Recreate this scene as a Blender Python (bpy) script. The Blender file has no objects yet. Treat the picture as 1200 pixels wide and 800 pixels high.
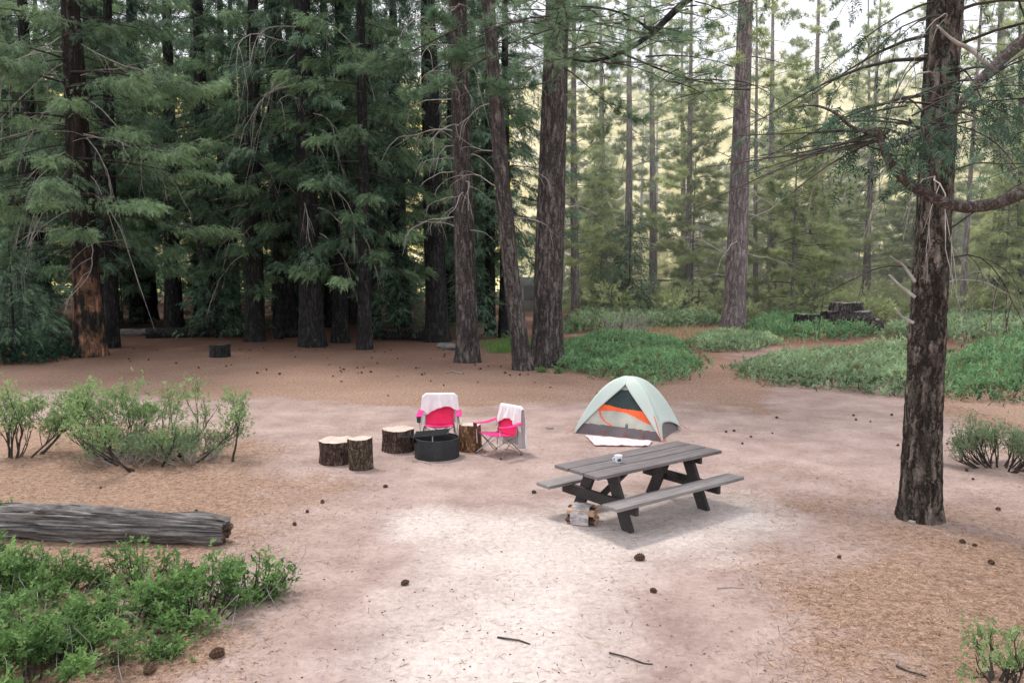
import bpy, math, random
import numpy as np
from mathutils import Vector, Matrix, noise

random.seed(7)
rng = np.random.default_rng(7)
sc = bpy.context.scene
col = sc.collection
PI = math.pi

# ------------------------------------------------------------------ camera
CAM_H, FPX, HOR = 3.25, 900.0, 320.0
PITCH = math.atan((400 - HOR) / FPX)
cam_d = bpy.data.cameras.new("camera"); cam = bpy.data.objects.new("camera", cam_d); col.objects.link(cam)
cam.location = (0, 0, CAM_H); cam.rotation_euler = (PI/2 - PITCH, 0, 0)
cam_d.lens = 27.0; cam_d.sensor_width = 36.0; cam_d.clip_start = 0.1; cam_d.clip_end = 3000
sc.camera = cam

def ray(px, py):
    x = (px - 600) / FPX; y = -(py - 400) / FPX
    c, s = math.cos(PITCH), math.sin(PITCH)
    return Vector((x, c + y*s, -s + y*c))
def G(px, py, z=0.0):
    d = ray(px, py); t = (z - CAM_H) / d.z
    return Vector((d.x*t, d.y*t, z))
def A(px, py, Y):
    d = ray(px, py); t = Y / d.y
    return Vector((d.x*t, Y, CAM_H + d.z*t))

# ------------------------------------------------------------------ mesh builder
class MB:
    def __init__(s): s.v = []; s.f = []; s.m = []; s.t = []; s.n = 0; s.smooth = []
    def add(s, v, f, mat=0, tint=0.5, smooth=False):
        v = np.asarray(v, dtype=np.float64).reshape(-1, 3)
        s.v.append(v)
        t = np.asarray(tint, dtype=np.float64)
        s.t.append(np.broadcast_to(t, (len(v),)).copy() if t.ndim == 0 else t)
        f = np.asarray(f, dtype=np.int64)
        s.f.append(f + s.n); s.m.append(np.full(len(f), mat, dtype=np.int32)); s.smooth.append(np.full(len(f), smooth))
        s.n += len(v)
    def box(s, c, size, mat=0, M=None, tint=0.5):
        x, y, z = [q/2 for q in size]
        v = np.array([(-x,-y,-z),(x,-y,-z),(x,y,-z),(-x,y,-z),(-x,-y,z),(x,-y,z),(x,y,z),(-x,y,z)]) 
        if M is not None: v = v @ np.array(M.to_3x3()).T
        s.add(v + np.array(c), [(0,3,2,1),(4,5,6,7),(0,1,5,4),(1,2,6,5),(2,3,7,6),(3,0,4,7)], mat, tint)
    def tube(s, pts, rads, sides=6, mat=0, tint=0.5, cap=True, jit=0.0):
        pts = [Vector(p) for p in pts]; n = len(pts)
        V = []; up = None
        for i in range(n):
            d = (pts[min(i+1, n-1)] - pts[max(i-1, 0)])
            d = d.normalized() if d.length > 1e-9 else Vector((0,0,1))
            if up is None:
                up = Vector((1,0,0)) if abs(d.x) < .8 else Vector((0,1,0))
            a = (up - d*up.dot(d)).normalized(); b = d.cross(a); up = a
            r = rads[i] if hasattr(rads, '__len__') else rads
            for k in range(sides):
                th = 2*PI*k/sides
                rr = r*(1 + (random.uniform(-jit, jit) if jit else 0))
                V.append(pts[i] + a*math.cos(th)*rr + b*math.sin(th)*rr)
        F = [(i*sides+k, i*sides+(k+1) % sides, (i+1)*sides+(k+1) % sides, (i+1)*sides+k) for i in range(n-1) for k in range(sides)]
        s.add([tuple(p) for p in V], F, mat, tint, True)
        if cap:
            base = s.n - len(V)
            for i0 in (0, (n-1)*sides):
                s.v.append(np.array([tuple(pts[0 if i0 == 0 else -1])])); s.t.append(np.array([np.mean(tint)]))
                ci = s.n; s.n += 1
                ff = np.array([(base+i0+k, base+i0+(k+1) % sides, ci) for k in range(sides)])
                s.f.append(ff); s.m.append(np.full(len(ff), mat, dtype=np.int32)); s.smooth.append(np.full(len(ff), False))
    def mesh(s, name, mats, tints=True):
        me = bpy.data.meshes.new(name)
        v = np.concatenate(s.v); nl = sum(f.size for f in s.f)
        nf = sum(len(f) for f in s.f)
        me.vertices.add(len(v)); me.vertices.foreach_set('co', v.ravel())
        me.loops.add(nl); me.polygons.add(nf)
        li = np.concatenate([f.ravel() for f in s.f]); me.loops.foreach_set('vertex_index', li)
        tot = np.concatenate([np.full(len(f), f.shape[1]) for f in s.f])
        start = np.concatenate([[0], np.cumsum(tot)[:-1]])
        me.polygons.foreach_set('loop_start', start); me.polygons.foreach_set('loop_total', tot)
        me.polygons.foreach_set('material_index', np.concatenate(s.m))
        me.polygons.foreach_set('use_smooth', np.concatenate(s.smooth))
        for m in (mats if isinstance(mats, (list, tuple)) else [mats]): me.materials.append(m)
        if tints:
            at = me.attributes.new('tint', 'FLOAT', 'POINT'); at.data.foreach_set('value', np.concatenate(s.t))
        me.update(calc_edges=True)
        return me
    def build(s, name, mats, parent=None, loc=None, rot=None):
        return link(name, s.mesh(name, mats), parent, loc, rot)

def link(name, data, parent=None, loc=None, rot=None):
    o = bpy.data.objects.new(name, data); col.objects.link(o)
    if parent is not None: o.parent = parent
    if loc is not None: o.location = loc
    if rot is not None: o.rotation_euler = rot
    return o
def tag(o, label=None, cat=None, group=None, kind=None):
    if label: o['label'] = label
    if cat: o['category'] = cat
    if group: o['group'] = group
    if kind: o['kind'] = kind
    return o
def thing(name, label, cat, loc=(0,0,0), rz=0, group=None):
    o = link(name, None, None, loc, (0, 0, rz)); o.empty_display_size = .3
    return tag(o, label, cat, group)

def bevel(o, w=.006, seg=2):
    m = o.modifiers.new('bevel', 'BEVEL'); m.width = w; m.segments = seg; m.limit_method = 'ANGLE'
    return o

# ------------------------------------------------------------------ materials
def mat(name, build):
    m = bpy.data.materials.new(name); m.use_nodes = True
    nt = m.node_tree; nt.nodes.clear()
    out = nt.nodes.new('ShaderNodeOutputMaterial')
    build(N(nt), out); return m
class N:
    def __init__(s, nt): s.nt = nt
    def __call__(s, t, **kw):
        n = s.nt.nodes.new(t)
        for k, v in kw.items():
            if k in ('inp',):
                for a, b in v.items():
                    if hasattr(b, 'is_output'): s.nt.links.new(b, n.inputs[a])
                    else: n.inputs[a].default_value = b
            else: setattr(n, k, v)
        return n
    def link(s, a, b): s.nt.links.new(a, b)
    def noise(s, vec, scale, detail=4, rough=.6):
        n = s('ShaderNodeTexNoise', inp={'Scale': scale, 'Detail': detail, 'Roughness': rough})
        s.link(vec, n.inputs['Vector']); return n.outputs['Fac']
    def mapv(s, vec, scale):
        n = s('ShaderNodeMapping', inp={'Scale': scale}); s.link(vec, n.inputs['Vector']); return n.outputs[0]
    def ramp(s, fac, stops):
        n = s('ShaderNodeValToRGB'); r = n.color_ramp
        while len(r.elements) < len(stops): r.elements.new(.5)
        for e, (p, c) in zip(r.elements, stops):
            e.position = p; e.color = (*c, 1) if len(c) == 3 else c
        s.link(fac, n.inputs[0]); return n.outputs[0]
    def mix(s, fac, a, b, mode='MIX'):
        n = s('ShaderNodeMix', data_type='RGBA', blend_type=mode)
        for i, q in ((0, fac), (6, a), (7, b)):
            if hasattr(q, 'is_output'): s.link(q, n.inputs[i])
            else: n.inputs[i].default_value = q if i == 0 else (*q, 1) if len(q) == 3 else q
        return n.outputs[2]
    def math(s, op, a, b=0.0, clamp=False):
        n = s('ShaderNodeMath', operation=op, use_clamp=clamp)
        for i, q in enumerate((a, b)):
            if hasattr(q, 'is_output'): s.link(q, n.inputs[i])
            else: n.inputs[i].default_value = q
        return n.outputs[0]
    def attr(s, name='tint'):
        return s('ShaderNodeAttribute', attribute_name=name).outputs['Fac']
    def obj(s): return s('ShaderNodeTexCoord').outputs['Object']
    def bump(s, h, strength, dist):
        n = s('ShaderNodeBump', inp={'Strength': strength, 'Distance': dist}); s.link(h, n.inputs['Height']); return n.outputs[0]
    def bsdf(s, out, colr, rough=.8, normal=None, spec=.3, metal=0.0):
        n = s('ShaderNodeBsdfPrincipled', inp={'Specular IOR Level': spec, 'Metallic': metal})
        for k, q in (('Base Color', colr), ('Roughness', rough)):
            if hasattr(q, 'is_output'): s.link(q, n.inputs[k])
            else: n.inputs[k].default_value = ((*q, 1) if k == 'Base Color' else q)
        if normal is not None: s.link(normal, n.inputs['Normal'])
        s.link(n.outputs[0], out.inputs[0]); return n

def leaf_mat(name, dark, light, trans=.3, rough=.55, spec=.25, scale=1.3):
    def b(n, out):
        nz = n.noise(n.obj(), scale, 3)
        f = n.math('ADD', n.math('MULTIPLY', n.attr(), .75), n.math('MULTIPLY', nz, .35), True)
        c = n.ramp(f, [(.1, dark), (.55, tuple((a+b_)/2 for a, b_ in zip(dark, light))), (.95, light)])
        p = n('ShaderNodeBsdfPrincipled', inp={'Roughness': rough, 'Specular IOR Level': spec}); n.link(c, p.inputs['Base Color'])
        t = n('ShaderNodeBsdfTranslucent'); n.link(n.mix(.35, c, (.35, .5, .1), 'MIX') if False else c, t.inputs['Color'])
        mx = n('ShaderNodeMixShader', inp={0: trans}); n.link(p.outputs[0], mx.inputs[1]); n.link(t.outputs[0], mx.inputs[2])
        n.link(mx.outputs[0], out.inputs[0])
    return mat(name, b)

def bark_mat(name, dark, mid, light, scale=9, stretch=.22, bump=.9, dist=.03, patch=None):
    def b(n, out):
        o = n.obj()
        nz = n('ShaderNodeTexNoise', inp={'Scale': 4.0, 'Detail': 4, 'Roughness': .7}); n.link(o, nz.inputs['Vector'])
        warp = n('ShaderNodeVectorMath', operation='MULTIPLY_ADD'); n.link(nz.outputs['Color'], warp.inputs[0]); warp.inputs[1].default_value = (.22, .22, .5); n.link(o, warp.inputs[2])
        v = n.mapv(warp.outputs[0], (1, 1, stretch*.55))
        r1 = n.math('ABSOLUTE', n.math('SUBTRACT', n.noise(v, scale*.9, 3, .6), .5))
        c1 = n.ramp(r1, [(.0, (0, 0, 0)), (.085, (1, 1, 1))])
        vo = n('ShaderNodeTexVoronoi', feature='F1', inp={'Scale': scale*1.1}); n.link(n.mapv(warp.outputs[0], (1, 1, stretch*1.4)), vo.inputs['Vector'])
        c2 = n.ramp(vo.outputs['Distance'], [(.25, (1, 1, 1)), (.75, (.25, .25, .25))])
        crack = n.math('MULTIPLY', c1, c2)
        fine = n.noise(n.mapv(o, (1, 1, .35)), 34, 5, .75)
        big = n.noise(o, 1.3, 3)
        c = n.ramp(n.math('ADD', n.math('MULTIPLY', fine, .75), n.math('MULTIPLY', big, .4)), [(.42, mid), (.72, light)])
        c = n.mix(crack, dark, c)
        if patch:  # painted sunlight: noise-masked patches low on the trunk
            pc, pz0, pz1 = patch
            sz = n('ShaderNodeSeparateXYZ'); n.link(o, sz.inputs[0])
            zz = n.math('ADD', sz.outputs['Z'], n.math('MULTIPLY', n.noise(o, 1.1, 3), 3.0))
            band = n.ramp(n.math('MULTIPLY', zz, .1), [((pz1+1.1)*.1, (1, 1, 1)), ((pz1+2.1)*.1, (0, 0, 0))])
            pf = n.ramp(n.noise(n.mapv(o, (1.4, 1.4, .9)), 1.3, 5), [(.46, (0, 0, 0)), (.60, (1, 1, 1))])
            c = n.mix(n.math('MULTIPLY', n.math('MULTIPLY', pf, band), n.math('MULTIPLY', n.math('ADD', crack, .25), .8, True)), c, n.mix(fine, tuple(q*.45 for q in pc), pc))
        h = n.math('ADD', crack, n.math('MULTIPLY', fine, .6))
        n.bsdf(out, c, .92, n.bump(h, bump, dist), .12)
    return mat(name, b)

M = {}
M['cedar_leaf'] = leaf_mat('cedar_leaf', (.012, .042, .030), (.25, .39, .24))
M['cedar_leaf_dark'] = leaf_mat('cedar_leaf_dark', (.012, .040, .030), (.24, .38, .24))
M['cedar_front'] = leaf_mat('cedar_front', (.012, .044, .030), (.36, .52, .29), .4)  # brighter copy: light from the clearing on front boughs, put into leaf colour
M['near_leaf'] = leaf_mat('near_leaf', (.012, .036, .028), (.10, .18, .11), .35)
M['pine_leaf'] = leaf_mat('pine_leaf', (.17, .24, .12), (.72, .78, .42), .6)  # pale yellow: haze and glow of the open wood put into leaf colour
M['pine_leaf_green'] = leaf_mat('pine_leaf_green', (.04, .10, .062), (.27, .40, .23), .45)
M['sunny_leaf'] = leaf_mat('sunny_leaf', (.36, .40, .10), (.92, .86, .40), .45)  # golden sunlight on the far woods put into leaf colour
M['shrub_leaf'] = leaf_mat('shrub_leaf', (.04, .11, .035), (.40, .56, .24), .35, .45, .35, 6)
M['bright_leaf'] = leaf_mat('bright_leaf', (.018, .058, .020), (.25, .42, .14), .35, .5, .25, 3)
M['grey_leaf'] = leaf_mat('grey_leaf', (.06, .10, .05), (.34, .44, .25), .3, .6, .2, 2)
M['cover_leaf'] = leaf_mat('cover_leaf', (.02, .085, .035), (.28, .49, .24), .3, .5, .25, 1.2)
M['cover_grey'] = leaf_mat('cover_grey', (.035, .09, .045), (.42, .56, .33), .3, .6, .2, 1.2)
M['dark_cover'] = leaf_mat('dark_cover', (.012, .035, .025), (.04, .10, .06), .3, .6, .2, 2)
M['dry_grass'] = leaf_mat('dry_grass', (.26, .20, .12), (.60, .50, .32), .4, .7, .1, 2)
M['dry_leaf'] = leaf_mat('dry_leaf', (.10, .06, .03), (.42, .34, .16), .3, .7, .1, 2)
M['green_grass'] = leaf_mat('green_grass', (.06, .16, .04), (.25, .42, .14), .4, .6, .1, 2)
M['needle'] = leaf_mat('needle', (.12, .068, .045), (.58, .39, .27), .1, .8, .1, 1.5)
M['bark_dark'] = bark_mat('bark_dark', (.012, .013, .014), (.036, .034, .034), (.080, .074, .072))
M['bark_sun_patch'] = bark_mat('bark_sun_patch', (.014, .012, .011), (.042, .036, .034), (.090, .076, .070), 7, .12, 1, .04, ((.62, .33, .20), -.2, 3.6))  # orange patches are sunlight on the lower trunk, put into bark colour
M['bark_grey'] = bark_mat('bark_grey', (.028, .024, .023), (.105, .090, .085), (.23, .20, .19), 8, .2)
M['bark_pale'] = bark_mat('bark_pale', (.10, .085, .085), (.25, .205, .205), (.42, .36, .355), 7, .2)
M['bark_fore'] = bark_mat('bark_fore', (.020, .017, .015), (.105, .088, .078), (.34, .285, .25), 8, .34, 1.0, .04)
M['twig'] = mat('twig', lambda n, o: n.bsdf(o, n.ramp(n.noise(n.obj(), 9, 3), [(.3, (.022, .019, .018)), (.7, (.080, .067, .060))]), .9))
M['dead_twig'] = mat('dead_twig', lambda n, o: n.bsdf(o, n.ramp(n.noise(n.obj(), 6, 3), [(.3, (.22, .20, .185)), (.7, (.46, .43, .40))]), .9))
M['limb_bark'] = bark_mat('limb_bark', (.035, .028, .026), (.11, .09, .083), (.22, .185, .175), 22, .5, .7, .01)

def wood_grey(name, dark, light, ax='x', sc_=1.0):
    def b(n, out):
        o = n.obj(); s = {'x': (1.2, 22, 22), 'y': (22, 1.2, 22)}[ax]
        st = n.noise(n.mapv(o, tuple(q*sc_ for q in s)), 1.6, 6, .65)
        bl = n.noise(o, 2.2, 4)
        c = n.ramp(n.math('ADD', n.math('MULTIPLY', st, .7), n.math('MULTIPLY', bl, .35)), [(.3, dark), (.72, light)])
        n.bsdf(out, c, .75, n.bump(st, .5, .01), .25)
    return mat(name, b)
M['table_top'] = wood_grey('table_top', (.080, .070, .072), (.225, .200, .205))
M['table_bench'] = wood_grey('table_bench', (.12, .11, .113), (.31, .285, .285))
M['table_frame'] = wood_grey('table_frame', (.022, .020, .020), (.065, .058, .058))
def logwood(n, out):
    o = n.obj()
    st = n.noise(n.mapv(o, (2.6, 13, 13)), 1.5, 8, .75)
    bl = n.noise(o, 2.0, 4); cr = n.ramp(n.noise(n.mapv(o, (.5, 9, 9)), 1.3, 5), [(.36, (0, 0, 0)), (.46, (1, 1, 1))])
    c = n.ramp(n.math('ADD', n.math('MULTIPLY', st, .75), n.math('MULTIPLY', bl, .3)), [(.34, (.07, .062, .06)), (.55, (.21, .195, .19)), (.75, (.42, .40, .39))])
    c = n.mix(cr, (.03, .022, .02), c)
    n.bsdf(out, c, .9, n.bump(n.math('ADD', st, cr), .9, .03), .1)
M['log_wood'] = mat('log_wood', logwood)
M['log_end'] = mat('log_end', lambda n, o: n.bsdf(o, n.ramp(n.noise(n.obj(), 14, 6, .7), [(.35, (.03, .022, .018)), (.7, (.20, .14, .10))]), .95, n.bump(n.noise(n.obj(), 20, 5), 1, .03)))
def cutface(n, out):
    o = n.obj()
    w = n('ShaderNodeTexWave', wave_type='RINGS', rings_direction='Z', inp={'Scale': 14.0, 'Distortion': 2.5, 'Detail': 2}); n.link(o, w.inputs['Vector'])
    c = n.ramp(n.math('ADD', n.math('MULTIPLY', w.outputs['Fac'], .25), n.math('MULTIPLY', n.noise(o, 7, 5), .8)), [(.3, (.36, .28, .24)), (.7, (.64, .54, .48))])
    n.bsdf(out, c, .85, None, .15)
M['cut_face'] = mat('cut_face', cutface)
M['round_bark'] = bark_mat('round_bark', (.03, .018, .014), (.13, .085, .07), (.27, .19, .165), 16, .3, 1, .02)
M['round_bark_orange'] = bark_mat('round_bark_orange', (.09, .045, .03), (.27, .145, .08), (.50, .30, .17), 14, .5, 1, .02)
M['round_bark_green'] = bark_mat('round_bark_green', (.035, .022, .018), (.14, .10, .075), (.29, .245, .18), 18, .5, 1, .02)
M['steel_dark'] = mat('steel_dark', lambda n, o: n.bsdf(o, n.ramp(n.noise(n.obj(), 8, 6, .7), [(.35, (.010, .011, .013)), (.6, (.022, .024, .028)), (.8, (.08, .072, .068))]), .6, n.bump(n.noise(n.obj(), 40, 4), .3, .004), .4))
M['ash'] = mat('ash', lambda n, o: n.bsdf(o, n.ramp(n.noise(n.obj(), 10, 6, .7), [(.35, (.02, .02, .02)), (.7, (.18, .16, .15))]), .95))
def fabric(name, c, c2=None, rough=.75, sc_=5):
    c2 = c2 or tuple(q*.75 for q in c)
    return mat(name, lambda n, o: n.bsdf(o, n.ramp(n.noise(n.obj(), sc_, 3), [(.3, c2), (.7, c)]), rough, n.bump(n.noise(n.obj(), 12, 3), .4, .01), .2))
M['pink'] = fabric('pink', (.86, .05, .27), (.76, .035, .20))
M['pink_deep'] = fabric('pink_deep', (.84, .045, .15), (.68, .03, .11))
M['towel'] = fabric('towel', (.74, .71, .72), (.65, .62, .63), .95, 9)
M['chair_metal'] = mat('chair_metal', lambda n, o: n.bsdf(o, (.30, .29, .29), .4, None, .5, .6))
M['chair_foot'] = mat('chair_foot', lambda n, o: n.bsdf(o, (.02, .02, .02), .6))
M['mesh_black'] = mat('mesh_black', lambda n, o: n.bsdf(o, (.05, .05, .05), .8))
M['tent_fly'] = fabric('tent_fly', (.52, .60, .565), (.47, .55, .52), .5, 2)
M['tent_cream'] = fabric('tent_cream', (.50, .50, .43), (.30, .32, .30), .6, 2.5)
M['tent_orange'] = fabric('tent_orange', (.84, .15, .05), (.72, .11, .035), .6)
M['tent_mesh'] = fabric('tent_mesh', (.045, .065, .065), (.03, .045, .048), .9)
M['tent_grey'] = fabric('tent_grey', (.17, .14, .15), (.115, .10, .11), .6, 3)
M['tent_mark'] = mat('tent_mark', lambda n, o: n.bsdf(o, (.05, .07, .07), .7))
M['rug'] = mat('rug', lambda n, o: n.bsdf(o, n.ramp(n.noise(n.obj(), 26, 3, .8), [(.42, (.72, .38, .44)), (.58, (.82, .68, .70))]), .95, n.bump(n.noise(n.obj(), 50, 3), .5, .01), .1))
M['ceramic'] = mat('ceramic', lambda n, o: n.bsdf(o, (.80, .82, .84), .3, None, .5))
M['ceramic_blue'] = mat('ceramic_blue', lambda n, o: n.bsdf(o, (.05, .09, .20), .35, None, .5))
M['coffee'] = mat('coffee', lambda n, o: n.bsdf(o, (.04, .02, .012), .3))
M['split_wood'] = mat('split_wood', lambda n, o: n.bsdf(o, n.ramp(n.noise(n.mapv(n.obj(), (2, 20, 20)), 2, 5), [(.35, (.36, .22, .14)), (.7, (.66, .46, .33))]), .85))
M['split_bark'] = mat('split_bark', lambda n, o: n.bsdf(o, (.09, .05, .035), .9))
M['plastic_wrap'] = mat('plastic_wrap', lambda n, o: n.bsdf(o, n.ramp(n.noise(n.mapv(n.obj(), (3, 8, 8)), 3, 3), [(.4, (.25, .22, .22)), (.6, (.50, .46, .47))]), .25, n.bump(n.noise(n.obj(), 14, 3), .6, .01), .6))
M['cone'] = mat('cone', lambda n, o: n.bsdf(o, n.ramp(n.noise(n.obj(), 60, 3), [(.35, (.030, .018, .012)), (.7, (.15, .085, .055))]), .85))
M['stone'] = mat('stone', lambda n, o: n.bsdf(o, n.ramp(n.noise(n.obj(), 12, 5), [(.35, (.22, .19, .17)), (.7, (.45, .40, .37))]), .9, n.bump(n.noise(n.obj(), 30, 4), .5, .01)))
M['old_wood'] = bark_mat('old_wood', (.02, .018, .018), (.08, .07, .068), (.22, .195, .185), 7, .3, 1, .05)
M['cabin_wood'] = wood_grey('cabin_wood', (.12, .10, .07), (.27, .23, .17))
M['cabin_roof'] = fabric('cabin_roof', (.10, .10, .10), (.06, .06, .06), .9)
M['white_paint'] = mat('white_paint', lambda n, o: n.bsdf(o, (.78, .77, .76), .6))
M['dark_glass'] = mat('dark_glass', lambda n, o: n.bsdf(o, (.03, .035, .04), .15, None, .6))
M['panel_white'] = fabric('panel_white', (.80, .80, .84), (.70, .70, .74))
M['panel_tan'] = fabric('panel_tan', (.60, .32, .18), (.5, .25, .14))

# ------------------------------------------------------------------ ground
def gz(x, y):
    if abs(x) > 60 or y > 90 or y < -20: return 0.0
    return 0.03*noise.noise(Vector((x*.35, y*.35, 3.1)))
def axis(lo, hi, fine_lo, fine_hi, fine, grow=1.35):
    a = list(np.arange(fine_lo, fine_hi+1e-6, fine)); s = fine; x = a[-1]
    while x < hi: s *= grow; x += s; a.append(x)
    s = fine; x = a[0]; pre = []
    while x > lo: s *= grow; x -= s; pre.append(x)
    return np.array(pre[::-1] + a)
gx = axis(-500, 500, -24, 26, .22); gy = axis(-60, 900, 3, 46, .22)
nx, ny = len(gx), len(gy)
V = np.zeros((ny, nx, 3)); X, Y = np.meshgrid(gx, gy); V[..., 0] = X; V[..., 1] = Y
def fbm(x, y, s, o=0.0):
    return noise.fractal(Vector((x*s, y*s, o)), 1.0, 2.0, 3)
Z = np.zeros_like(X); dust = np.zeros_like(X); lit = np.zeros_like(X)
def seg_blob(x, y, ax, ay, bx, by, w):
    dx, dy = bx-ax, by-ay; L = dx*dx+dy*dy
    t = max(0, min(1, ((x-ax)*dx+(y-ay)*dy)/L)); d = math.hypot(x-ax-t*dx, y-ay-t*dy)
    return d/w
def ground_masks(x, y):
    n1 = fbm(x, y, .25, 1.0); n2 = fbm(x, y, .9, 5.0)
    # pale dust: a trampled zone from the near path up to the table and fire ring
    d = min(seg_blob(x, y, -.2, 5.6, .3, 9.0, 1.6), seg_blob(x, y, .2, 9.0, 2.8, 10.2, 1.5), seg_blob(x, y, -1.0, 9.8, .4, 9.0, .9))
    du = max(0, min(1, 1.25 - d + .35*n1 + .15*n2))
    # bare earth clearing vs. needle litter
    e = min(seg_blob(x, y, -.1, 2, .5, 12, 2.9), seg_blob(x, y, -1.5, 15, 6, 15, 3.6), seg_blob(x, y, 6, 14, 9, 22, 1.7), seg_blob(x, y, -3, 17, -13, 19, 1.6), seg_blob(x,y,9,22,10.5,36,1.2))
    li = max(0, min(1, (e - .72)*1.5 + .8*n1 + .45*n2))
    return du, li
for j in range(ny):
    for i in range(nx):
        x, y = gx[i], gy[j]
        if -60 < x < 60 and -10 < y < 90:
            Z[j, i] = gz(x, y); dust[j, i], lit[j, i] = ground_masks(x, y)
        else: lit[j, i] = 1
V[..., 2] = Z
idx = np.arange(nx*ny).reshape(ny, nx)
F = np.stack([idx[:-1, :-1], idx[:-1, 1:], idx[1:, 1:], idx[1:, :-1]], -1).reshape(-1, 4)
gm = MB(); gm.add(V.reshape(-1, 3), F, 0, dust.ravel(), True)
def ground_mat(n, out):
    o = n.obj()
    dn = n.attr('tint'); ln = n.attr('litter')
    n1 = n.noise(o, 1.1, 6, .65); n2 = n.noise(o, 14, 6, .75); n3 = n.noise(o, 60, 4, .8)
    earth = n.ramp(n.math('ADD', n.math('MULTIPLY', n1, .6), n.math('MULTIPLY', n2, .4)), [(.38, (.28, .205, .185)), (.62, (.47, .365, .335))])
    du = n.ramp(n.math('ADD', n.math('MULTIPLY', n1, .3), n.math('MULTIPLY', n2, .7)), [(.38, (.46, .39, .365)), (.62, (.68, .605, .58))])
    li = n.ramp(n.math('ADD', n.math('MULTIPLY', n2, .55), n.math('MULTIPLY', n3, .5)), [(.38, (.13, .080, .060)), (.52, (.32, .215, .165)), (.66, (.54, .39, .30))])
    f1 = n.ramp(n.math('ADD', dn, n.math('MULTIPLY', n.math('SUBTRACT', n1, .5), .7)), [(.25, (0,0,0)), (.95, (1,1,1))])
    f2 = n.ramp(n.math('ADD', ln, n.math('MULTIPLY', n.math('SUBTRACT', n.noise(o, 3.0, 6, .75), .5), 1.3)), [(.3, (0,0,0)), (.85, (1,1,1))])
    c = n.mix(f2, earth, li); c = n.mix(f1, c, du)
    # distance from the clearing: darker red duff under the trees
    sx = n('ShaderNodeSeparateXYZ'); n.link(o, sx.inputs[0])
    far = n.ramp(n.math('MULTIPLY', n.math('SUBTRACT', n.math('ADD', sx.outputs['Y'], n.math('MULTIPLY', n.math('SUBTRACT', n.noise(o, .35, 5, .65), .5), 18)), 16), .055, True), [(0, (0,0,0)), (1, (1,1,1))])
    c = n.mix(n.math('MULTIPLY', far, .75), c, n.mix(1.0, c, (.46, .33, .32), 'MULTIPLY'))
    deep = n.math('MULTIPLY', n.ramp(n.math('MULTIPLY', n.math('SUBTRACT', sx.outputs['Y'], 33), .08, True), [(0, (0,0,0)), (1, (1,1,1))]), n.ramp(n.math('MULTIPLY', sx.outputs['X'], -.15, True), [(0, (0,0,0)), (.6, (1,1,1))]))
    c = n.mix(n.math('MULTIPLY', deep, .85), c, n.mix(1.0, c, (.30, .30, .30), 'MULTIPLY'))  # shade inside the left stand darkened into the ground colour
    speck = n.ramp(n.noise(o, 22, 2, .5), [(.27, (0,0,0)), (.33, (1,1,1))])
    c = n.mix(n.math('MULTIPLY', n.math('SUBTRACT', 1.0, speck), .45), c, (.10, .065, .05))
    h = n.math('ADD', n.math('MULTIPLY', n2, 1.0), n.math('MULTIPLY', n3, .45))
    h = n.math('ADD', h, n.math('MULTIPLY', n.noise(o, 4.5, 5, .65), 3.0))
    n.bsdf(out, c, .95, n.bump(h, .6, .05), .1)
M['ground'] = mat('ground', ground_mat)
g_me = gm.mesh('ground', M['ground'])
at = g_me.attributes.new('litter', 'FLOAT', 'POINT'); at.data.foreach_set('value', lit.ravel())
ground = tag(link('ground', g_me), 'pinkish bare dirt clearing with brown needle litter', None, None, 'structure')

def Gg(px, py):
    p = G(px, py); p.z = gz(p.x, p.y); return p

# ------------------------------------------------------------------ foliage templates
def frond_template(k=6, seed=0):
    v = []; f = []; r = random.Random(seed)
    for i in range(k):
        x = .08 + .80*i/k; w = (.34 - .22*i/k)*r.uniform(.75, 1.15)
        for s in (-1, 1):
            if r.random() < .12: continue
            b = len(v); dz = r.uniform(-.12, .02); l = r.uniform(.12, .24)
            v += [(x-.035, 0, 0), (x+.055, 0, .0), (x+l, s*w, dz)]
            f.append((b, b+1, b+2) if s > 0 else (b+1, b, b+2))
            b = len(v)   # a short side leaflet on the leaflet
            v += [(x+l*.4, s*w*.45, dz*.4), (x+l*.6+.02, s*w*.5, dz*.5), (x+l*.5+.13, s*w*.62, dz*.6-.02)]
            f.append((b, b+1, b+2) if s > 0 else (b+1, b, b+2))
    b = len(v); v += [(0, -.014, 0), (0, .014, 0), (1.0, 0, -.10)]; f.append((b, b+1, b+2))
    b = len(v); v += [(.72, -.045, -.05), (.72, .045, -.05), (1.05, 0, -.13)]; f.append((b, b+1, b+2))
    v = np.array(v); v[:, 2] -= .22*v[:, 0]**2
    return v, np.array(f)
def tuft_template(k=13, w=.028, cone=.95, seed=1):
    r = np.random.default_rng(seed); v = []; f = []
    for i in range(k):
        th = r.uniform(0, 2*PI); ph = r.uniform(.1, 1)*cone
        d = np.array((math.cos(ph), math.sin(ph)*math.cos(th), math.sin(ph)*math.sin(th)))
        s = np.cross(d, r.normal(size=3)); s /= np.linalg.norm(s)
        b0 = np.array((r.uniform(-.15, .1), 0, 0)); L = r.uniform(.75, 1.05)
        b = len(v); v += [tuple(b0 - s*w), tuple(b0 + s*w), tuple(b0 + d*L)]; f.append((b, b+1, b+2))
    return np.array(v), np.array(f)
def leaf_template():  # folded diamond leaf
    v = np.array([(0,0,0), (.45,-.27,.06), (1,0,-.05), (.45,.27,.06), (.5,0,-.02)])
    return v, np.array([(0,1,4), (1,2,4), (4,2,3), (0,4,3)])
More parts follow.
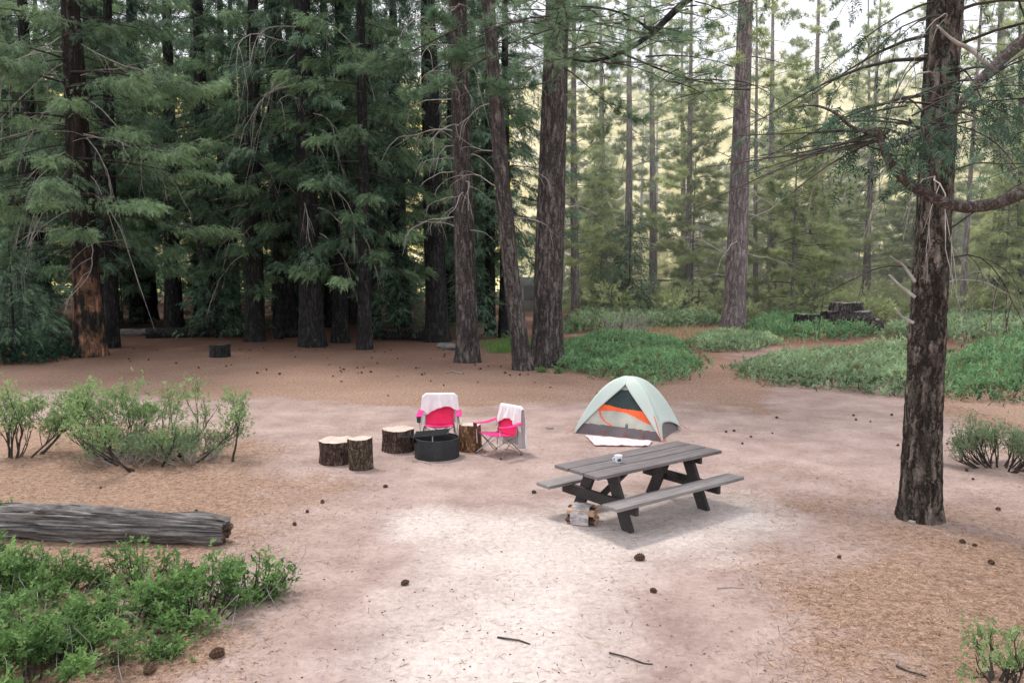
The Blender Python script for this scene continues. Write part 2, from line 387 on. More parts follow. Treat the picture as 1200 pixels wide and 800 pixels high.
def twiglet_template(seed=3, k=7):   # a little stalk with leaves along it
    r = random.Random(seed); lv, lf = leaf_template(); V = []; F = []
    for i in range(k):
        x = .15 + .75*i/(k-1); a = r.uniform(0, 2*PI) ; e = r.uniform(.3, 1.1)
        d = Vector((math.cos(e), math.sin(e)*math.cos(a), math.sin(e)*math.sin(a)))
        s = d.cross(Vector((r.uniform(-1,1), r.uniform(-1,1), r.uniform(-1,1)))).normalized(); u = d.cross(s)
        sz = r.uniform(.32, .48)
        b = len(V)
        for p in lv: q = Vector((x, 0, 0)) + sz*(float(p[0])*d + float(p[1])*s + float(p[2])*u); V.append(tuple(q))
        F += [tuple(t + b for t in ff) for ff in lf]
    return np.array(V), np.array(F)
def scatter(mb, T, P, D, U, S, tint, m=0):
    v, f = T; P = np.asarray(P, float); n = len(P)
    if n == 0: return
    D = np.asarray(D, float); D = D/np.maximum(np.linalg.norm(D, axis=1, keepdims=True), 1e-6)
    W = np.cross(U, D); W = W/np.maximum(np.linalg.norm(W, axis=1, keepdims=True), 1e-6)
    U2 = np.cross(D, W); S = np.asarray(S, float)
    vv = P[:, None] + S[:, None, None]*(v[None, :, 0:1]*D[:, None] + v[None, :, 1:2]*W[:, None] + v[None, :, 2:3]*U2[:, None])
    ff = (f[None] + (np.arange(n)*len(v))[:, None, None]).reshape(-1, 3)
    tt = np.repeat(np.clip(tint, 0, 1), len(v))
    mb.add(vv.reshape(-1, 3), ff, m, tt)
FROND = [frond_template(5, 1), frond_template(6, 2), frond_template(5, 3), frond_template(4, 4)]
TUFT = [tuft_template(13, .022, 1.0, 1), tuft_template(12, .024, .8, 2)]
TUFTF = [tuft_template(8, .045, 1.0, 5)]
TWIG = [twiglet_template(3), twiglet_template(4, 6)]
LEAF = leaf_template()
def unit(a): return a/np.maximum(np.linalg.norm(a, axis=-1, keepdims=True), 1e-9)

def bough_path(az, z, L, e, droop, tip, n=6, r0=.25):
    ca, sa = math.cos(az), math.sin(az); pts = []
    for i in range(n):
        s = i/(n-1); side = .08*L*math.sin(s*2.5+az*7)
        r = r0 + L*s
        pts.append(np.array((ca*r - sa*side, sa*r + ca*side, z + L*(e*s - droop*s*s + tip*s**4))))
    return np.array(pts)
def path_at(pts, s):
    n = len(pts)-1; x = np.clip(s, 0, .9999)*n; i = x.astype(int); f = (x-i)[:, None]
    return pts[i]*(1-f) + pts[i+1]*f, unit(pts[i+1]-pts[i])

def cedar_bough(mb, pts, L, n, size, r, bt=.5, wood=1, leaf=0, width=.30, inner=.15):
    mb.tube(pts, [.009*L*(1-i/(len(pts)-1))+.003 for i in range(len(pts))], 4, wood, .5, False)
    s = inner + (1-inner)*r.random(n)**.75
    p, d = path_at(pts, s)
    side = unit(np.cross(d, np.tile([0, 0, 1.], (n, 1))))
    w = (width*L*(1-s)+.18)
    u = r.uniform(-1, 1, n)
    lump = np.sin(s*17 + bt*30)*.12
    p = p + side*(u*w)[:, None]*1.0 + np.stack([np.zeros(n), np.zeros(n), -.18*np.abs(u)*w + .08*r.normal(size=n)*1.0 + lump], -1)
    D = d*.7 + side*(np.sign(u)*(.35+.5*np.abs(u)))[:, None] + np.array([0, 0, -.30]) + r.normal(size=(n, 3))*.28
    U = np.tile([0, 0, 1.], (n, 1)) + r.normal(size=(n, 3))*.45
    k = r.integers(0, len(FROND), n)
    tint = bt*.9 - .12 + .9*(s-.6) + r.normal(size=n)*.16  # shaded inside and highlit tips of the bough painted through the tint
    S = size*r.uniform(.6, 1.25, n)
    for q in range(len(FROND)):
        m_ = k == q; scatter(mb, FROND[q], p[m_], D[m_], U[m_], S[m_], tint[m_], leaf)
def pine_bough(mb, pts, L, n, size, r, bt=.5, wood=1, leaf=0, T=TUFT):
    mb.tube(pts, [.008*L*(1-i/(len(pts)-1))+.004 for i in range(len(pts))], 4, wood, .5, False)
    nt = max(4, int(n/5))
    s = .3 + .7*r.random(nt)**.8; p, d = path_at(pts, s)
    side = unit(np.cross(d, np.tile([0, 0, 1.], (nt, 1))))
    sg = r.choice([-1, 1], nt); tl = (.30*L*(1-s)+.25)*r.uniform(.5, 1.1, nt)
    td = unit(d*.8 + side*sg[:, None]*.8 + np.array([0, 0, .12]) + r.normal(size=(nt, 3))*.25)
    for i in range(nt):
        mb.tube([p[i], p[i]+td[i]*tl[i]], [.007, .003], 3, wood, .5, False)
        m_ = 5; f = r.uniform(.35, 1.05, m_)
        P = p[i] + td[i]*(f*tl[i])[:, None] + r.normal(size=(m_, 3))*.05
        D = td[i] + r.normal(size=(m_, 3))*.45 + np.array([0, 0, .15])
        scatter(mb, T[i % len(T)], P, D, r.normal(size=(m_, 3)), size*r.uniform(.8, 1.25, m_), np.full(m_, bt) + r.normal(size=m_)*.15, leaf)

def crown_mesh(kind, seed, z0, H, Lmax, nb, n_per, size, leaf, wood='twig', e=.1, droop=.5, tip=.25, skip=0.0, low=1.0, T=TUFT, power=.75, inner=.15, extra=()):
    r = np.random.default_rng(seed); mb = MB(); az = r.uniform(0, 6)
    for i in range(nb):
        t = ((i+r.random())/nb)**.9
        z = z0 + (H-z0)*t; az += 2.4 + r.normal()*.35
        if r.random() < skip: continue
        L = Lmax*((1-t)**power)*r.uniform(.65, 1.1) + .3
        if t < .15: L *= low*r.uniform(.6, 1.1)
        if kind == 'pine': L *= r.uniform(.45, 1.15)
        pts = bough_path(az, z, L, e + .3*t*(kind == 'pine') + r.normal()*(.22 if kind == 'pine' else .10), droop*(1-.5*t), tip, 6, .1)
        n = max(6, int(n_per*L/Lmax)); bt = float(np.clip(.5 + r.normal()*.2, .1, .95))
        (lambda *a: cedar_bough(*a, 1, 0, .30, inner)) (mb, pts, L, n, size, r, bt) if kind == 'cedar' else pine_bough(mb, pts, L, n, size, r, bt, T=T)
    for (a_, z, L, e_, dr) in extra:
        cedar_bough(mb, bough_path(a_, z, L, e_, dr, .2, 7, .1), L, int(L*62), size*.85, r, float(r.uniform(.6, .9)), 1, 0, .34, .42)
    return mb.mesh('crown', [M[leaf], M[wood]])

# ------------------------------------------------------------------ trunks
def trunk_mb(r0, H, sides=16, rings=30, rough=.05, flare=.35, seed=0, top=.12, bend=.0, ztop=None, ridges=0.0, fz=.6):
    ztop = ztop or H; V = []
    for j in range(rings+1):
        q = j/rings; z = -.15 + (ztop+.15)*(q**1.35)
        rr = r0*(max(0, 1 - z/H)**.8*(1-top)+top) * (1 + flare*math.exp(-max(z, 0)/(fz*r0*2+.05)))
        bx = bend*math.sin(z*.23+seed)*min(1, z/3); by = bend*math.cos(z*.19+seed*2)*min(1, z/3)
        for k in range(sides):
            th = 2*PI*k/sides
            d = 1 + rough*noise.noise(Vector((math.cos(th)*1.7, math.sin(th)*1.7, z*.5+seed*3.3)))*2
            d += .05*math.exp(-max(z, 0)/.8)*math.sin(th*5+seed)
            if ridges:
                w = noise.noise(Vector((0, 0, z*.8+seed)))*1.4
                a1 = noise.noise(Vector((math.cos(th+w*.2)*4.5, math.sin(th+w*.2)*4.5, z*.9+seed)))
                a2 = noise.noise(Vector((math.cos(th)*11, math.sin(th)*11, z*2.6+seed)))
                a3 = noise.noise(Vector((math.cos(th)*23, math.sin(th)*23, z*9+seed)))
                d += ridges*(1-2.2*abs(a1)) + ridges*.55*(1-2*abs(a2)) + ridges*.35*a3
            V.append((math.cos(th)*rr*d + bx, math.sin(th)*rr*d + by, z))
    F = [(j*sides+k, j*sides+(k+1) % sides, (j+1)*sides+(k+1) % sides, (j+1)*sides+k) for j in range(rings) for k in range(sides)]
    mb = MB(); mb.add(V, F, 0, .5, True); return mb

def dead_branch_mb(L, droop, r, forks=3, rad=.03, depth=0, start=(0, 0, 0), az=0.0, e=.1, mb=None, curl=.3):
    mb = mb or MB(); p = Vector(start); pts = [tuple(p)]; n = 9 if depth == 0 else 5
    el = e; a = az; rads = []; rad = min(rad*.62, .011*L+.004)
    for i in range(n):
        st = L/n; el -= droop/n*(1 + r.uniform(-.3, .3)); a += r.uniform(-curl, curl)*1.3; el = max(-1.3, el + r.uniform(-.25, .25))
        p = p + Vector((math.cos(a)*math.cos(el), math.sin(a)*math.cos(el), math.sin(el)))*st; pts.append(tuple(p))
        if depth < 2 and i >= 1 and r.random() < forks/(n-1)*(1.0 if depth == 0 else .7):
            dead_branch_mb(L*r.uniform(.28, .5), droop*.9+.2, r, 2, rad*.55, depth+1, tuple(p), a + r.choice([-1, 1])*r.uniform(.5, 1.1), el + r.uniform(-.2, .3), mb, curl)
    rads = [rad*(1-.75*i/n)+.002 for i in range(n+1)]
    mb.tube(pts, rads, 4, 0, .5, False); return mb

TREES = []
def tree(base, wpx, top, name, label, kind, bark, crown=None, H=26, group=None, sides=16, rings=26, deads=(), ridges=0.0, flare=.3, bend=.04, rotz=None, crown_scale=None, ztop=None, top_f=.12, seed=None, cat='tree', back=0.0):
    seed = seed if seed is not None else len(TREES)
    p = Gg(*base); p.y += back; D = p.y
    r0 = wpx/2/FPX*D*.87
    q = A(top[0], top[1], D); d = (q - Vector((p.x, p.y, 0))).normalized()
    root = thing(name, label, cat, p, 0, group)
    root.rotation_mode = 'QUATERNION'; root.rotation_quaternion = Vector((0, 0, 1)).rotation_difference(d)
    trunk_mb(r0, H, sides, rings, .05, flare, seed, top_f, bend, ztop, ridges).build('trunk', M[bark], root)
    if crown is not None:
        c = link('crown', crown, root, (0, 0, 0), (0, 0, rotz if rotz is not None else seed*1.7))
        if crown_scale: c.scale = (crown_scale,)*3
    rr = random.Random(seed*13+5)
    for (z, az, L, e, droop, *rest) in deads:
        rz = r0*(1-z/H)**.8
        mb = dead_branch_mb(L, droop, rr, rest[0] if rest else 3, rest[1] if len(rest) > 1 else .035, az=az, e=e, start=(math.cos(az)*rz*.6, math.sin(az)*rz*.6, 0), curl=.22)
        mb.build('dead_branch', M['dead_twig'], root, (0, 0, z))
    TREES.append(root); return root

def rand_deads(n, z0, z1, L, seed, droop=1.0, azs=None, e=.2, forks=3, rad=.035):
    r = random.Random(seed); out = []
    for i in range(n):
        z = z0 + (z1-z0)*(i+r.random())/n
        az = r.choice(azs) + r.uniform(-.6, .6) if azs else r.uniform(0, 2*PI)
        out.append((z, az, L*r.uniform(.5, 1.15), e + r.uniform(-.3, .3), droop*r.uniform(.4, 1.3), forks, rad))
    return out

# crown library (mesh data shared between trees)
CR = {}
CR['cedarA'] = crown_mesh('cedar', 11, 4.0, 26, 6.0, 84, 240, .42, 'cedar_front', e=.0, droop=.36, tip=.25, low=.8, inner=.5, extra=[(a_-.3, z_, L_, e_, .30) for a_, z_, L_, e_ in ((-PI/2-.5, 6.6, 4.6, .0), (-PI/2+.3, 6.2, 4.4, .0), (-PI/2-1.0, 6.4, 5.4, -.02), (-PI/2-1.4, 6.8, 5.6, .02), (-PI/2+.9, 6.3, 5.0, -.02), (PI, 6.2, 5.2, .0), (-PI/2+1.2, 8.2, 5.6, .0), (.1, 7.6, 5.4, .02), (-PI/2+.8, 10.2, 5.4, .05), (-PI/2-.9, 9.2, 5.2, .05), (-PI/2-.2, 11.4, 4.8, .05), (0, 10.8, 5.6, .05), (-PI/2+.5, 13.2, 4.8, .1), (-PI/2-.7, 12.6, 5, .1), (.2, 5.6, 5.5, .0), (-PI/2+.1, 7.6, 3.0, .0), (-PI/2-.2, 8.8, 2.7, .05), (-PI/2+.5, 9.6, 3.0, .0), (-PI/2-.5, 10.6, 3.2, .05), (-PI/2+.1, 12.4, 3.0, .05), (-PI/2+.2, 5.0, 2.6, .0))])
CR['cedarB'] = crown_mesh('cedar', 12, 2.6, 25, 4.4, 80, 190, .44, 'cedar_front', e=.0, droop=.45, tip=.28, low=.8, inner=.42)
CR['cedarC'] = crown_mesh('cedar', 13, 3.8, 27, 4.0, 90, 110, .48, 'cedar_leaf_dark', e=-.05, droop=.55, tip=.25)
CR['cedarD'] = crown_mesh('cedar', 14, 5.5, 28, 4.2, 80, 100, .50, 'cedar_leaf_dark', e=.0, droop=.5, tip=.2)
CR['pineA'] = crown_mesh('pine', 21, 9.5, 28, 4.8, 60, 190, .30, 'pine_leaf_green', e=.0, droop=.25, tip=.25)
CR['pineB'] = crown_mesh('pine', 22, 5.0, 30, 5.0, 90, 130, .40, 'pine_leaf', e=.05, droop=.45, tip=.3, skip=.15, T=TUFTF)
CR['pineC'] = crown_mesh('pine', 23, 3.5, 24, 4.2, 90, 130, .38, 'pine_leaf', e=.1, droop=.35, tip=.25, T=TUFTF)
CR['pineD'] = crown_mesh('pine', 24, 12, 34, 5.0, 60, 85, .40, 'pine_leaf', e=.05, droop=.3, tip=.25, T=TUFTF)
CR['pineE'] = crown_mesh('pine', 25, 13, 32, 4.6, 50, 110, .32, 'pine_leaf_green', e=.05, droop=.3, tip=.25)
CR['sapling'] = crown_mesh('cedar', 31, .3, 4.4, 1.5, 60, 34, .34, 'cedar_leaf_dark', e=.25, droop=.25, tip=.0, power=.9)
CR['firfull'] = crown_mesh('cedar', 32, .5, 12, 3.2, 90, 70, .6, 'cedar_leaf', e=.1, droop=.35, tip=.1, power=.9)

W = PI  # facing -x
# --- front row, camera side
tree((105, 417), 36, (84, 20), 'cedar_tree', 'big cedar with orange painted sunlight patches at its foot', 'cedar', 'bark_sun_patch', CR['cedarA'], 26, 'trees along the clearing', 24, 40,
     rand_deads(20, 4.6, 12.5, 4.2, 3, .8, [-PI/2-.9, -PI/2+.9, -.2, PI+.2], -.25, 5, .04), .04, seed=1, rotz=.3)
tree((131, 407), 19, (127, 60), 'cedar_tree', 'dark slim cedar close behind the orange patched trunk', 'cedar', 'bark_dark', CR['cedarC'], 24, 'trees along the clearing', seed=2)
tree((299, 400), 25, (297, 60), 'cedar_tree', 'straight dark cedar just beyond the small dark stump', 'cedar', 'bark_dark', CR['cedarB'], 25, 'trees along the clearing', seed=3, rotz=1.0,
     deads=rand_deads(12, 4, 13, 3.2, 8, .9, [-PI/2, -PI/2-.8, -PI/2+.8], -.2, 4, .04))
tree((327, 397), 9, (322, 100), 'cedar_tree', 'thin dark trunk between two thick dark cedars', 'cedar', 'bark_dark', None, 18, 'trees along the clearing', seed=4,
     deads=rand_deads(6, 6, 15, 3.0, 18, 1.8, [-PI/2, 0, PI], .2))
tree((367, 406), 32, (352, 0), 'cedar_tree', 'thick dark cedar hung with long pale dead branches', 'cedar', 'bark_dark', CR['cedarD'], 30, 'trees along the clearing', 20, 34, seed=5,
     deads=rand_deads(16, 5, 14.5, 4.0, 28, 1.3, [-PI/2, 0, PI, -PI/2-.6], -.1, 5, .05))
tree((399, 401), 22, (398, 40), 'cedar_tree', 'dark cedar trunk right behind the low leafy bough', 'cedar', 'bark_dark', CR['cedarC'], 26, 'trees along the clearing', seed=6, rotz=2.2)
tree((427, 409), 19, (424, 60), 'cedar_tree', 'slim cedar with leafy boughs hanging lowest of all', 'cedar', 'bark_dark', CR['cedarB'], 24, 'trees along the clearing', seed=7, rotz=3.9, crown_scale=.98)
tree((512, 400), 31, (502, 0), 'cedar_tree', 'broad dark trunk beside the grey pine with dead twigs', 'cedar', 'bark_dark', CR['cedarD'], 30, 'trees along the clearing', 20, 34, seed=8, rotz=.9)
tree((548, 424), 29, (538, 12), 'pine_tree', 'straight grey pine bristling with bare dead branches', 'pine', 'bark_grey', CR['pineE'], 34, 'trees along the clearing', 28, 60, seed=9,
     deads=rand_deads(30, 4.6, 13.4, 2.1, 38, .9, [0, PI, -PI/2-.5, -PI/2+.5, PI], .15, 3, .045), ridges=.03)
tree((613, 433), 24, (577, 60), 'pine_tree', 'narrow brown pine leaning over beside the thick trunk', 'pine', 'bark_grey', CR['pineA'], 26, 'trees along the clearing', 28, 60, seed=10,
     deads=rand_deads(7, 4.5, 11, 1.8, 48, 1.0, [0, PI]), ridges=.025, bend=.10, rotz=1.2)
tree((641, 428), 40, (650, 80), 'pine_tree', 'thickest grey pine trunk at the edge of the green mat', 'pine', 'bark_grey', CR['pineA'], 28, 'trees along the clearing', 36, 70, seed=11,
     deads=rand_deads(6, 5.0, 9.5, 1.8, 58, .8, [0, -.6, PI+.3]), ridges=.035, rotz=4.0, top_f=.3)
tree((575, 393), 15, (572, 100), 'cedar_tree', 'dark trunk standing behind the gap of the grey pine', 'cedar', 'bark_dark', CR['cedarC'], 26, 'trees along the clearing', seed=12)
tree((591, 395), 16, (592, 120), 'cedar_tree', 'dark trunk showing behind the leaning brown pine', 'cedar', 'bark_dark', CR['cedarC'], 24, 'trees along the clearing', seed=13, rotz=5)
# --- open woods on the other side
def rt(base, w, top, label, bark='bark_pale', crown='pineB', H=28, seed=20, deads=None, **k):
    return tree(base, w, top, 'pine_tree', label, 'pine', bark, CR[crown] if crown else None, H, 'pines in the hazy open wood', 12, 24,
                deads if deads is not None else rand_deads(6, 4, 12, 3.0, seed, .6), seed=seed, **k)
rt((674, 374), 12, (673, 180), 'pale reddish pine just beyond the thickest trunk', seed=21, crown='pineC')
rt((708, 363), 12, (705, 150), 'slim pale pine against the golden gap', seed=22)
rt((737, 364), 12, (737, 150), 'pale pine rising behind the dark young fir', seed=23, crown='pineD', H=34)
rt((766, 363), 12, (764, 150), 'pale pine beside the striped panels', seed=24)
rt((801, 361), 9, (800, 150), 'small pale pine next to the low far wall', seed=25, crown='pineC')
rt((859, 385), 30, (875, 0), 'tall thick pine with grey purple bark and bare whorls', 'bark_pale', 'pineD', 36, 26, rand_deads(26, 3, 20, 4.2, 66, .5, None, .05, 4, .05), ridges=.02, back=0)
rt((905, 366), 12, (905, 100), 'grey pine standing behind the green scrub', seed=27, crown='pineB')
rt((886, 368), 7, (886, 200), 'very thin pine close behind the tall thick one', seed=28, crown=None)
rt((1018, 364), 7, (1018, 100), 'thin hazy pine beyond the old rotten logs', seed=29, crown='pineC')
rt((1167, 368), 18, (1171, 150), 'dark trunk beyond the scrub past the nearest tree', 'bark_dark', 'pineB', 30, 30)
rt((1197, 372), 10, (1196, 150), 'dark narrow trunk rising from the far green thicket', 'bark_dark', 'pineC', 26, 31)
sp = Gg(737, 392)
t = thing('young_fir', 'dark bushy young fir in front of pale trunks', 'tree', (sp.x*1.35, sp.y*1.35, 0), 0)
trunk_mb(.10, 8, 8, 10).build('trunk', M['bark_dark'], t); c_ = link("crown", CR["sapling"], t, rot=(0,0,1)); c_.scale = (1.5, 1.5, 1.7)
for (px, py, s, lab) in ((18, 424, 1.0, 'young fir with layered twigs at the dark stand edge'), (62, 414, .55, 'smallest young fir beside the orange patched cedar')):
    q = Gg(px, py)
    t = thing('young_fir', lab, 'tree', q, 0, 'young firs at the stand edge')
    trunk_mb(.06*s, 4.4*s, 8, 10, fz=.2).build('trunk', M['bark_dark'], t); link('crown', CR['sapling'], t, rot=(0,0,px)).scale = (s, s, s)

# --- fill: trees deeper in the stands
def fill(n, xs, ys, crowns, bark, name, label, group, rr, seed, Hs, mind=2.2):
    r = random.Random(seed); pts = [(t_.location.x, t_.location.y) for t_ in TREES]; made = 0; guard = 0
    protos = [trunk_mb(rr*r.uniform(.7, 1.3), Hs, 8, 12, seed=k).mesh('trunk', M[bark]) for k in range(5)]
    while made < n and guard < 4000:
        guard += 1; y = r.uniform(*ys); fx = r.uniform(*xs); x = fx*y
        if any((x-a)**2+(y-b)**2 < mind**2 for a, b in pts): continue
        pts.append((x, y)); made += 1
        root = thing(name, label, 'tree', (x, y, gz(x, y)), r.uniform(0, 6), group)
        root.rotation_euler = (r.uniform(-.02, .02), r.uniform(-.02, .02), r.uniform(0, 6))
        link('trunk', protos[made % 5], root); link('crown', CR[crowns[made % len(crowns)]], root)
fill(30, (-.72, -.03), (38, 56), ['cedarC', 'cedarB', 'cedarD', 'cedarB'], 'bark_dark', 'cedar_tree', 'dark cedar standing deep in the shaded stand', 'cedars deep in the shaded stand', .42, 5, 26)
fill(34, (-.72, -.02), (56, 95), ['cedarD', 'cedarC'], 'bark_dark', 'cedar_tree', 'dark cedar standing deep in the shaded stand', 'cedars deep in the shaded stand', .42, 6, 26)
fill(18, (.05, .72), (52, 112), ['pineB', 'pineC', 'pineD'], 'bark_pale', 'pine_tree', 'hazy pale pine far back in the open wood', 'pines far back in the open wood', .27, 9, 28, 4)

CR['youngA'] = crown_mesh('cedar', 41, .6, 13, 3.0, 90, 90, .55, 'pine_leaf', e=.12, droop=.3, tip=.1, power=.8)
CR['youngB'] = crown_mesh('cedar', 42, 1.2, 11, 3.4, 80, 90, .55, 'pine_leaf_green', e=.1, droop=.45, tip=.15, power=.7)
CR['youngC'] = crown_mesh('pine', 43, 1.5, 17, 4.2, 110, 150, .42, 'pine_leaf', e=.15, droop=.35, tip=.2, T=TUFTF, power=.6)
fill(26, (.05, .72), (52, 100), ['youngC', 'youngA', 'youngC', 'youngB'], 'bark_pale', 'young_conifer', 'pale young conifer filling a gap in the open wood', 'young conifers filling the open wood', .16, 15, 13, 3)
fill(16, (-.70, -.02), (36, 52), ['sapling'], 'bark_dark', 'young_fir', 'small dark young fir deep in the shaded stand', 'young firs deep in the shaded stand', .06, 25, 4.4, 1.6)
# ------------------------------------------------------------------ nearest tree
fp = Gg(1076, 606)
r0 = 52/2/FPX*fp.y*.75
q = A(1108, 60, fp.y); d = (q - fp).normalized()
ft = thing('conifer_tree', 'nearest tree with deeply furrowed dark bark by the path', 'tree', fp)
ft.rotation_mode = 'QUATERNION'; ft.rotation_quaternion = Vector((0, 0, 1)).rotation_difference(d)
trunk_mb(r0, 15, 130, 380, .07, .22, 4, .25, .04, 11, .11, .5).build('trunk', M['bark_fore'], ft)
rf = np.random.default_rng(77)
cb = MB()
az = 0
for i in range(36):
    z = 5.1 + 7.5*(i/62)**.9; az += 2.4 + rf.normal()*.3; L = rf.uniform(1.2, 3.0)*(1-.3*(z-4)/8)
    pts = bough_path(az, z, L, .05+rf.normal()*.15, .55, .15, 7, .1)
    cedar_bough(cb, pts, L, int(rf.uniform(10, 60)), .20, rf, float(rf.uniform(.2, .6)), 1, 0, .25, .35)
cb.build('crown', [M['near_leaf'], M['twig']], ft)
for (z, az_, L, e, dr, fk) in rand_deads(16, 3.3, 7.2, 1.6, 90, 1.6, None, .3, 4, .016)[:16] and [(a, b, c, d_, e_, f_) for (a, b, c, d_, e_, f_, g_) in rand_deads(22, 3.0, 7.4, 1.8, 90, 1.5, None, .3, 4, .016)]:
    mb = dead_branch_mb(L, dr, random.Random(int(z*100)), fk, .016, az=az_, e=e, start=(math.cos(az_)*r0*.6, math.sin(az_)*r0*.6, 0), curl=.25)
    mb.build('dead_branch', M['dead_twig' if int(z*10) % 3 == 0 else 'twig'], ft, (0, 0, z))
# pale bare stubs low on the trunk
for pts in ([(1072, 348), (1055, 335), (1042, 322)], [(1072, 330), (1060, 312), (1052, 306), (1043, 300)], [(1070, 378), (1056, 371), (1049, 361)]):
    mb = MB(); P = [A(a, b, fp.y-.12-.05*i) for i, (a, b) in enumerate(pts)]
    mb.tube(P, [.022, .016, .011, .006][:len(P)], 6, 0, .5)
    o = mb.build('dead_branch', M['dead_twig'], ft); 
    o.matrix_parent_inverse = (Matrix.LocRotScale(ft.location, ft.rotation_quaternion, None)).inverted()

# neighbouring cedar just past the picture's edge whose limbs reach in
nb_base = Vector((7.3, 7.9, 0))
nt_ = thing('conifer_tree', 'tree with a thick bare limb sweeping in a curve past the nearest trunk', 'tree', nb_base)
trunk_mb(.34, 18, 40, 60, .05, .3, 9, .3, .03, 12, .05).build('trunk', M['bark_fore'], nt_)
def limb(name, pix, rads, Ys, parent, matn='limb_bark', sides=10, off=None):
    # smooth path through the given points
    P = [A(a, b, y) for (a, b), y in zip(pix, Ys)]
    n = len(P); out = []; rr_ = []
    for i in range(n-1):
        p0, p1, p2, p3 = P[max(i-1, 0)], P[i], P[i+1], P[min(i+2, n-1)]
        for k in range(5):
            t_ = k/5
            out.append(.5*((2*p1) + (-p0+p2)*t_ + (2*p0-5*p1+4*p2-p3)*t_*t_ + (-p0+3*p1-3*p2+p3)*t_**3)); rr_.append(rads[i]*(1-t_)+rads[i+1]*t_)
    out.append(P[-1]); rr_.append(rads[-1])
    out = [p + Vector((random.uniform(-1,1), random.uniform(-1,1), random.uniform(-1,1)))*.05*r_ for p, r_ in zip(out, rr_)]
    mb = MB(); mb.tube([p - parent.location for p in out], rr_, sides, 0, .5, True, .07)
    return mb.build(name, M[matn], parent), out
trk = A(1470, 150, 7.9)
limb('limb', [(1460, 90), (1300, 175), (1205, 222), (1160, 240), (1118, 241), (1075, 222), (1045, 194), (1034, 168), (1028, 152)], [.105, .08, .064, .058, .053, .047, .041, .033, .02], [7.9, 7.6, 7.4, 7.4, 7.4, 7.35, 7.3, 7.3, 7.3], nt_)
limb('limb', [(1460, -120), (1320, -30), (1205, 44), (1160, 84), (1143, 100), (1118, 128), (1085, 150), (1050, 172)], [.10, .075, .06, .05, .042, .024, .018, .01], [7.9, 7.7, 7.5, 7.4, 7.3, 7.2, 7.1, 7.1], nt_)
limb('limb', [(1162, 82), (1140, 60), (1118, 48), (1098, 30)], [.026, .022, .016, .008], [7.45, 7.4, 7.35, 7.3], nt_, 'dead_twig', 8)
limb('limb', [(1032, 158), (1000, 150), (978, 132), (955, 124), (930, 126)], [.022, .018, .014, .010, .005], [7.3, 7.3, 7.2, 7.2, 7.1], nt_)
tw = MB(); rt_ = random.Random(5); fol = MB(); rfo = np.random.default_rng(8)
def hang(p, az_, L, e, droop, spr, size=.20, rad=.008):
    pts = []; q_ = Vector(p); el = e; a_ = az_
    for i in range(8):
        pts.append(np.array(q_)); el -= droop/7; a_ += rt_.uniform(-.12, .12)
        q_ = q_ + Vector((math.cos(a_)*math.cos(el), math.sin(a_)*math.cos(el), math.sin(el)))*(L/7)
    pts = np.array(pts)
    tw.tube(pts, [rad*(1-.8*i/7)+.002 for i in range(8)], 4, 0, .5, False)
    if spr: 
        fm = MB(); cedar_bough(fol, pts, L*.35, spr, size, rfo, float(rfo.uniform(.3, .8)), 1, 0, .5, .25)
Lpix = [(1150, 95, 7.35), (1120, 125, 7.2), (1090, 148, 7.1), (1060, 168, 7.1), (1035, 160, 7.3), (1040, 185, 7.3), (1020, 152, 7.3), (1060, 120, 7.2), (1075, 140, 7.2), (1100, 120, 7.2)]
for i in range(30):
    a, b, y = Lpix[i % len(Lpix)]
    p = A(a+rt_.uniform(-12, 12), b+rt_.uniform(-5, 5), y) - nb_base
    hang(p, rt_.uniform(0, 2*PI), rt_.uniform(.4, 1.1), rt_.uniform(-.1, .7), rt_.uniform(.2, 1.0), int(rt_.uniform(4, 30)) if a < 1100 else 3)
for i in range(8):   # long fine twigs fanning out from the bend
    p = A(1032+rt_.uniform(-5, 5), 160+rt_.uniform(-8, 10), 7.3) - nb_base
    hang(p, PI+rt_.uniform(-.6, .6), rt_.uniform(.9, 2.0), rt_.uniform(-.35, .15), rt_.uniform(-.3, .5), int(rt_.uniform(0, 5)), .16, .009)
tw.build('twig', M['twig'], nt_); fol.build('crown', [M['near_leaf'], M['twig']], nt_)

# pine overhead whose limb crosses the top of the view
ov_base = Vector((12.5, 19.0, 0))
ov_root_y = 17.0
ov = thing('pine_tree', 'pine whose dark limb reaches down across the pale gap above', 'tree', A(1000, 640, 13.8)*1.0)
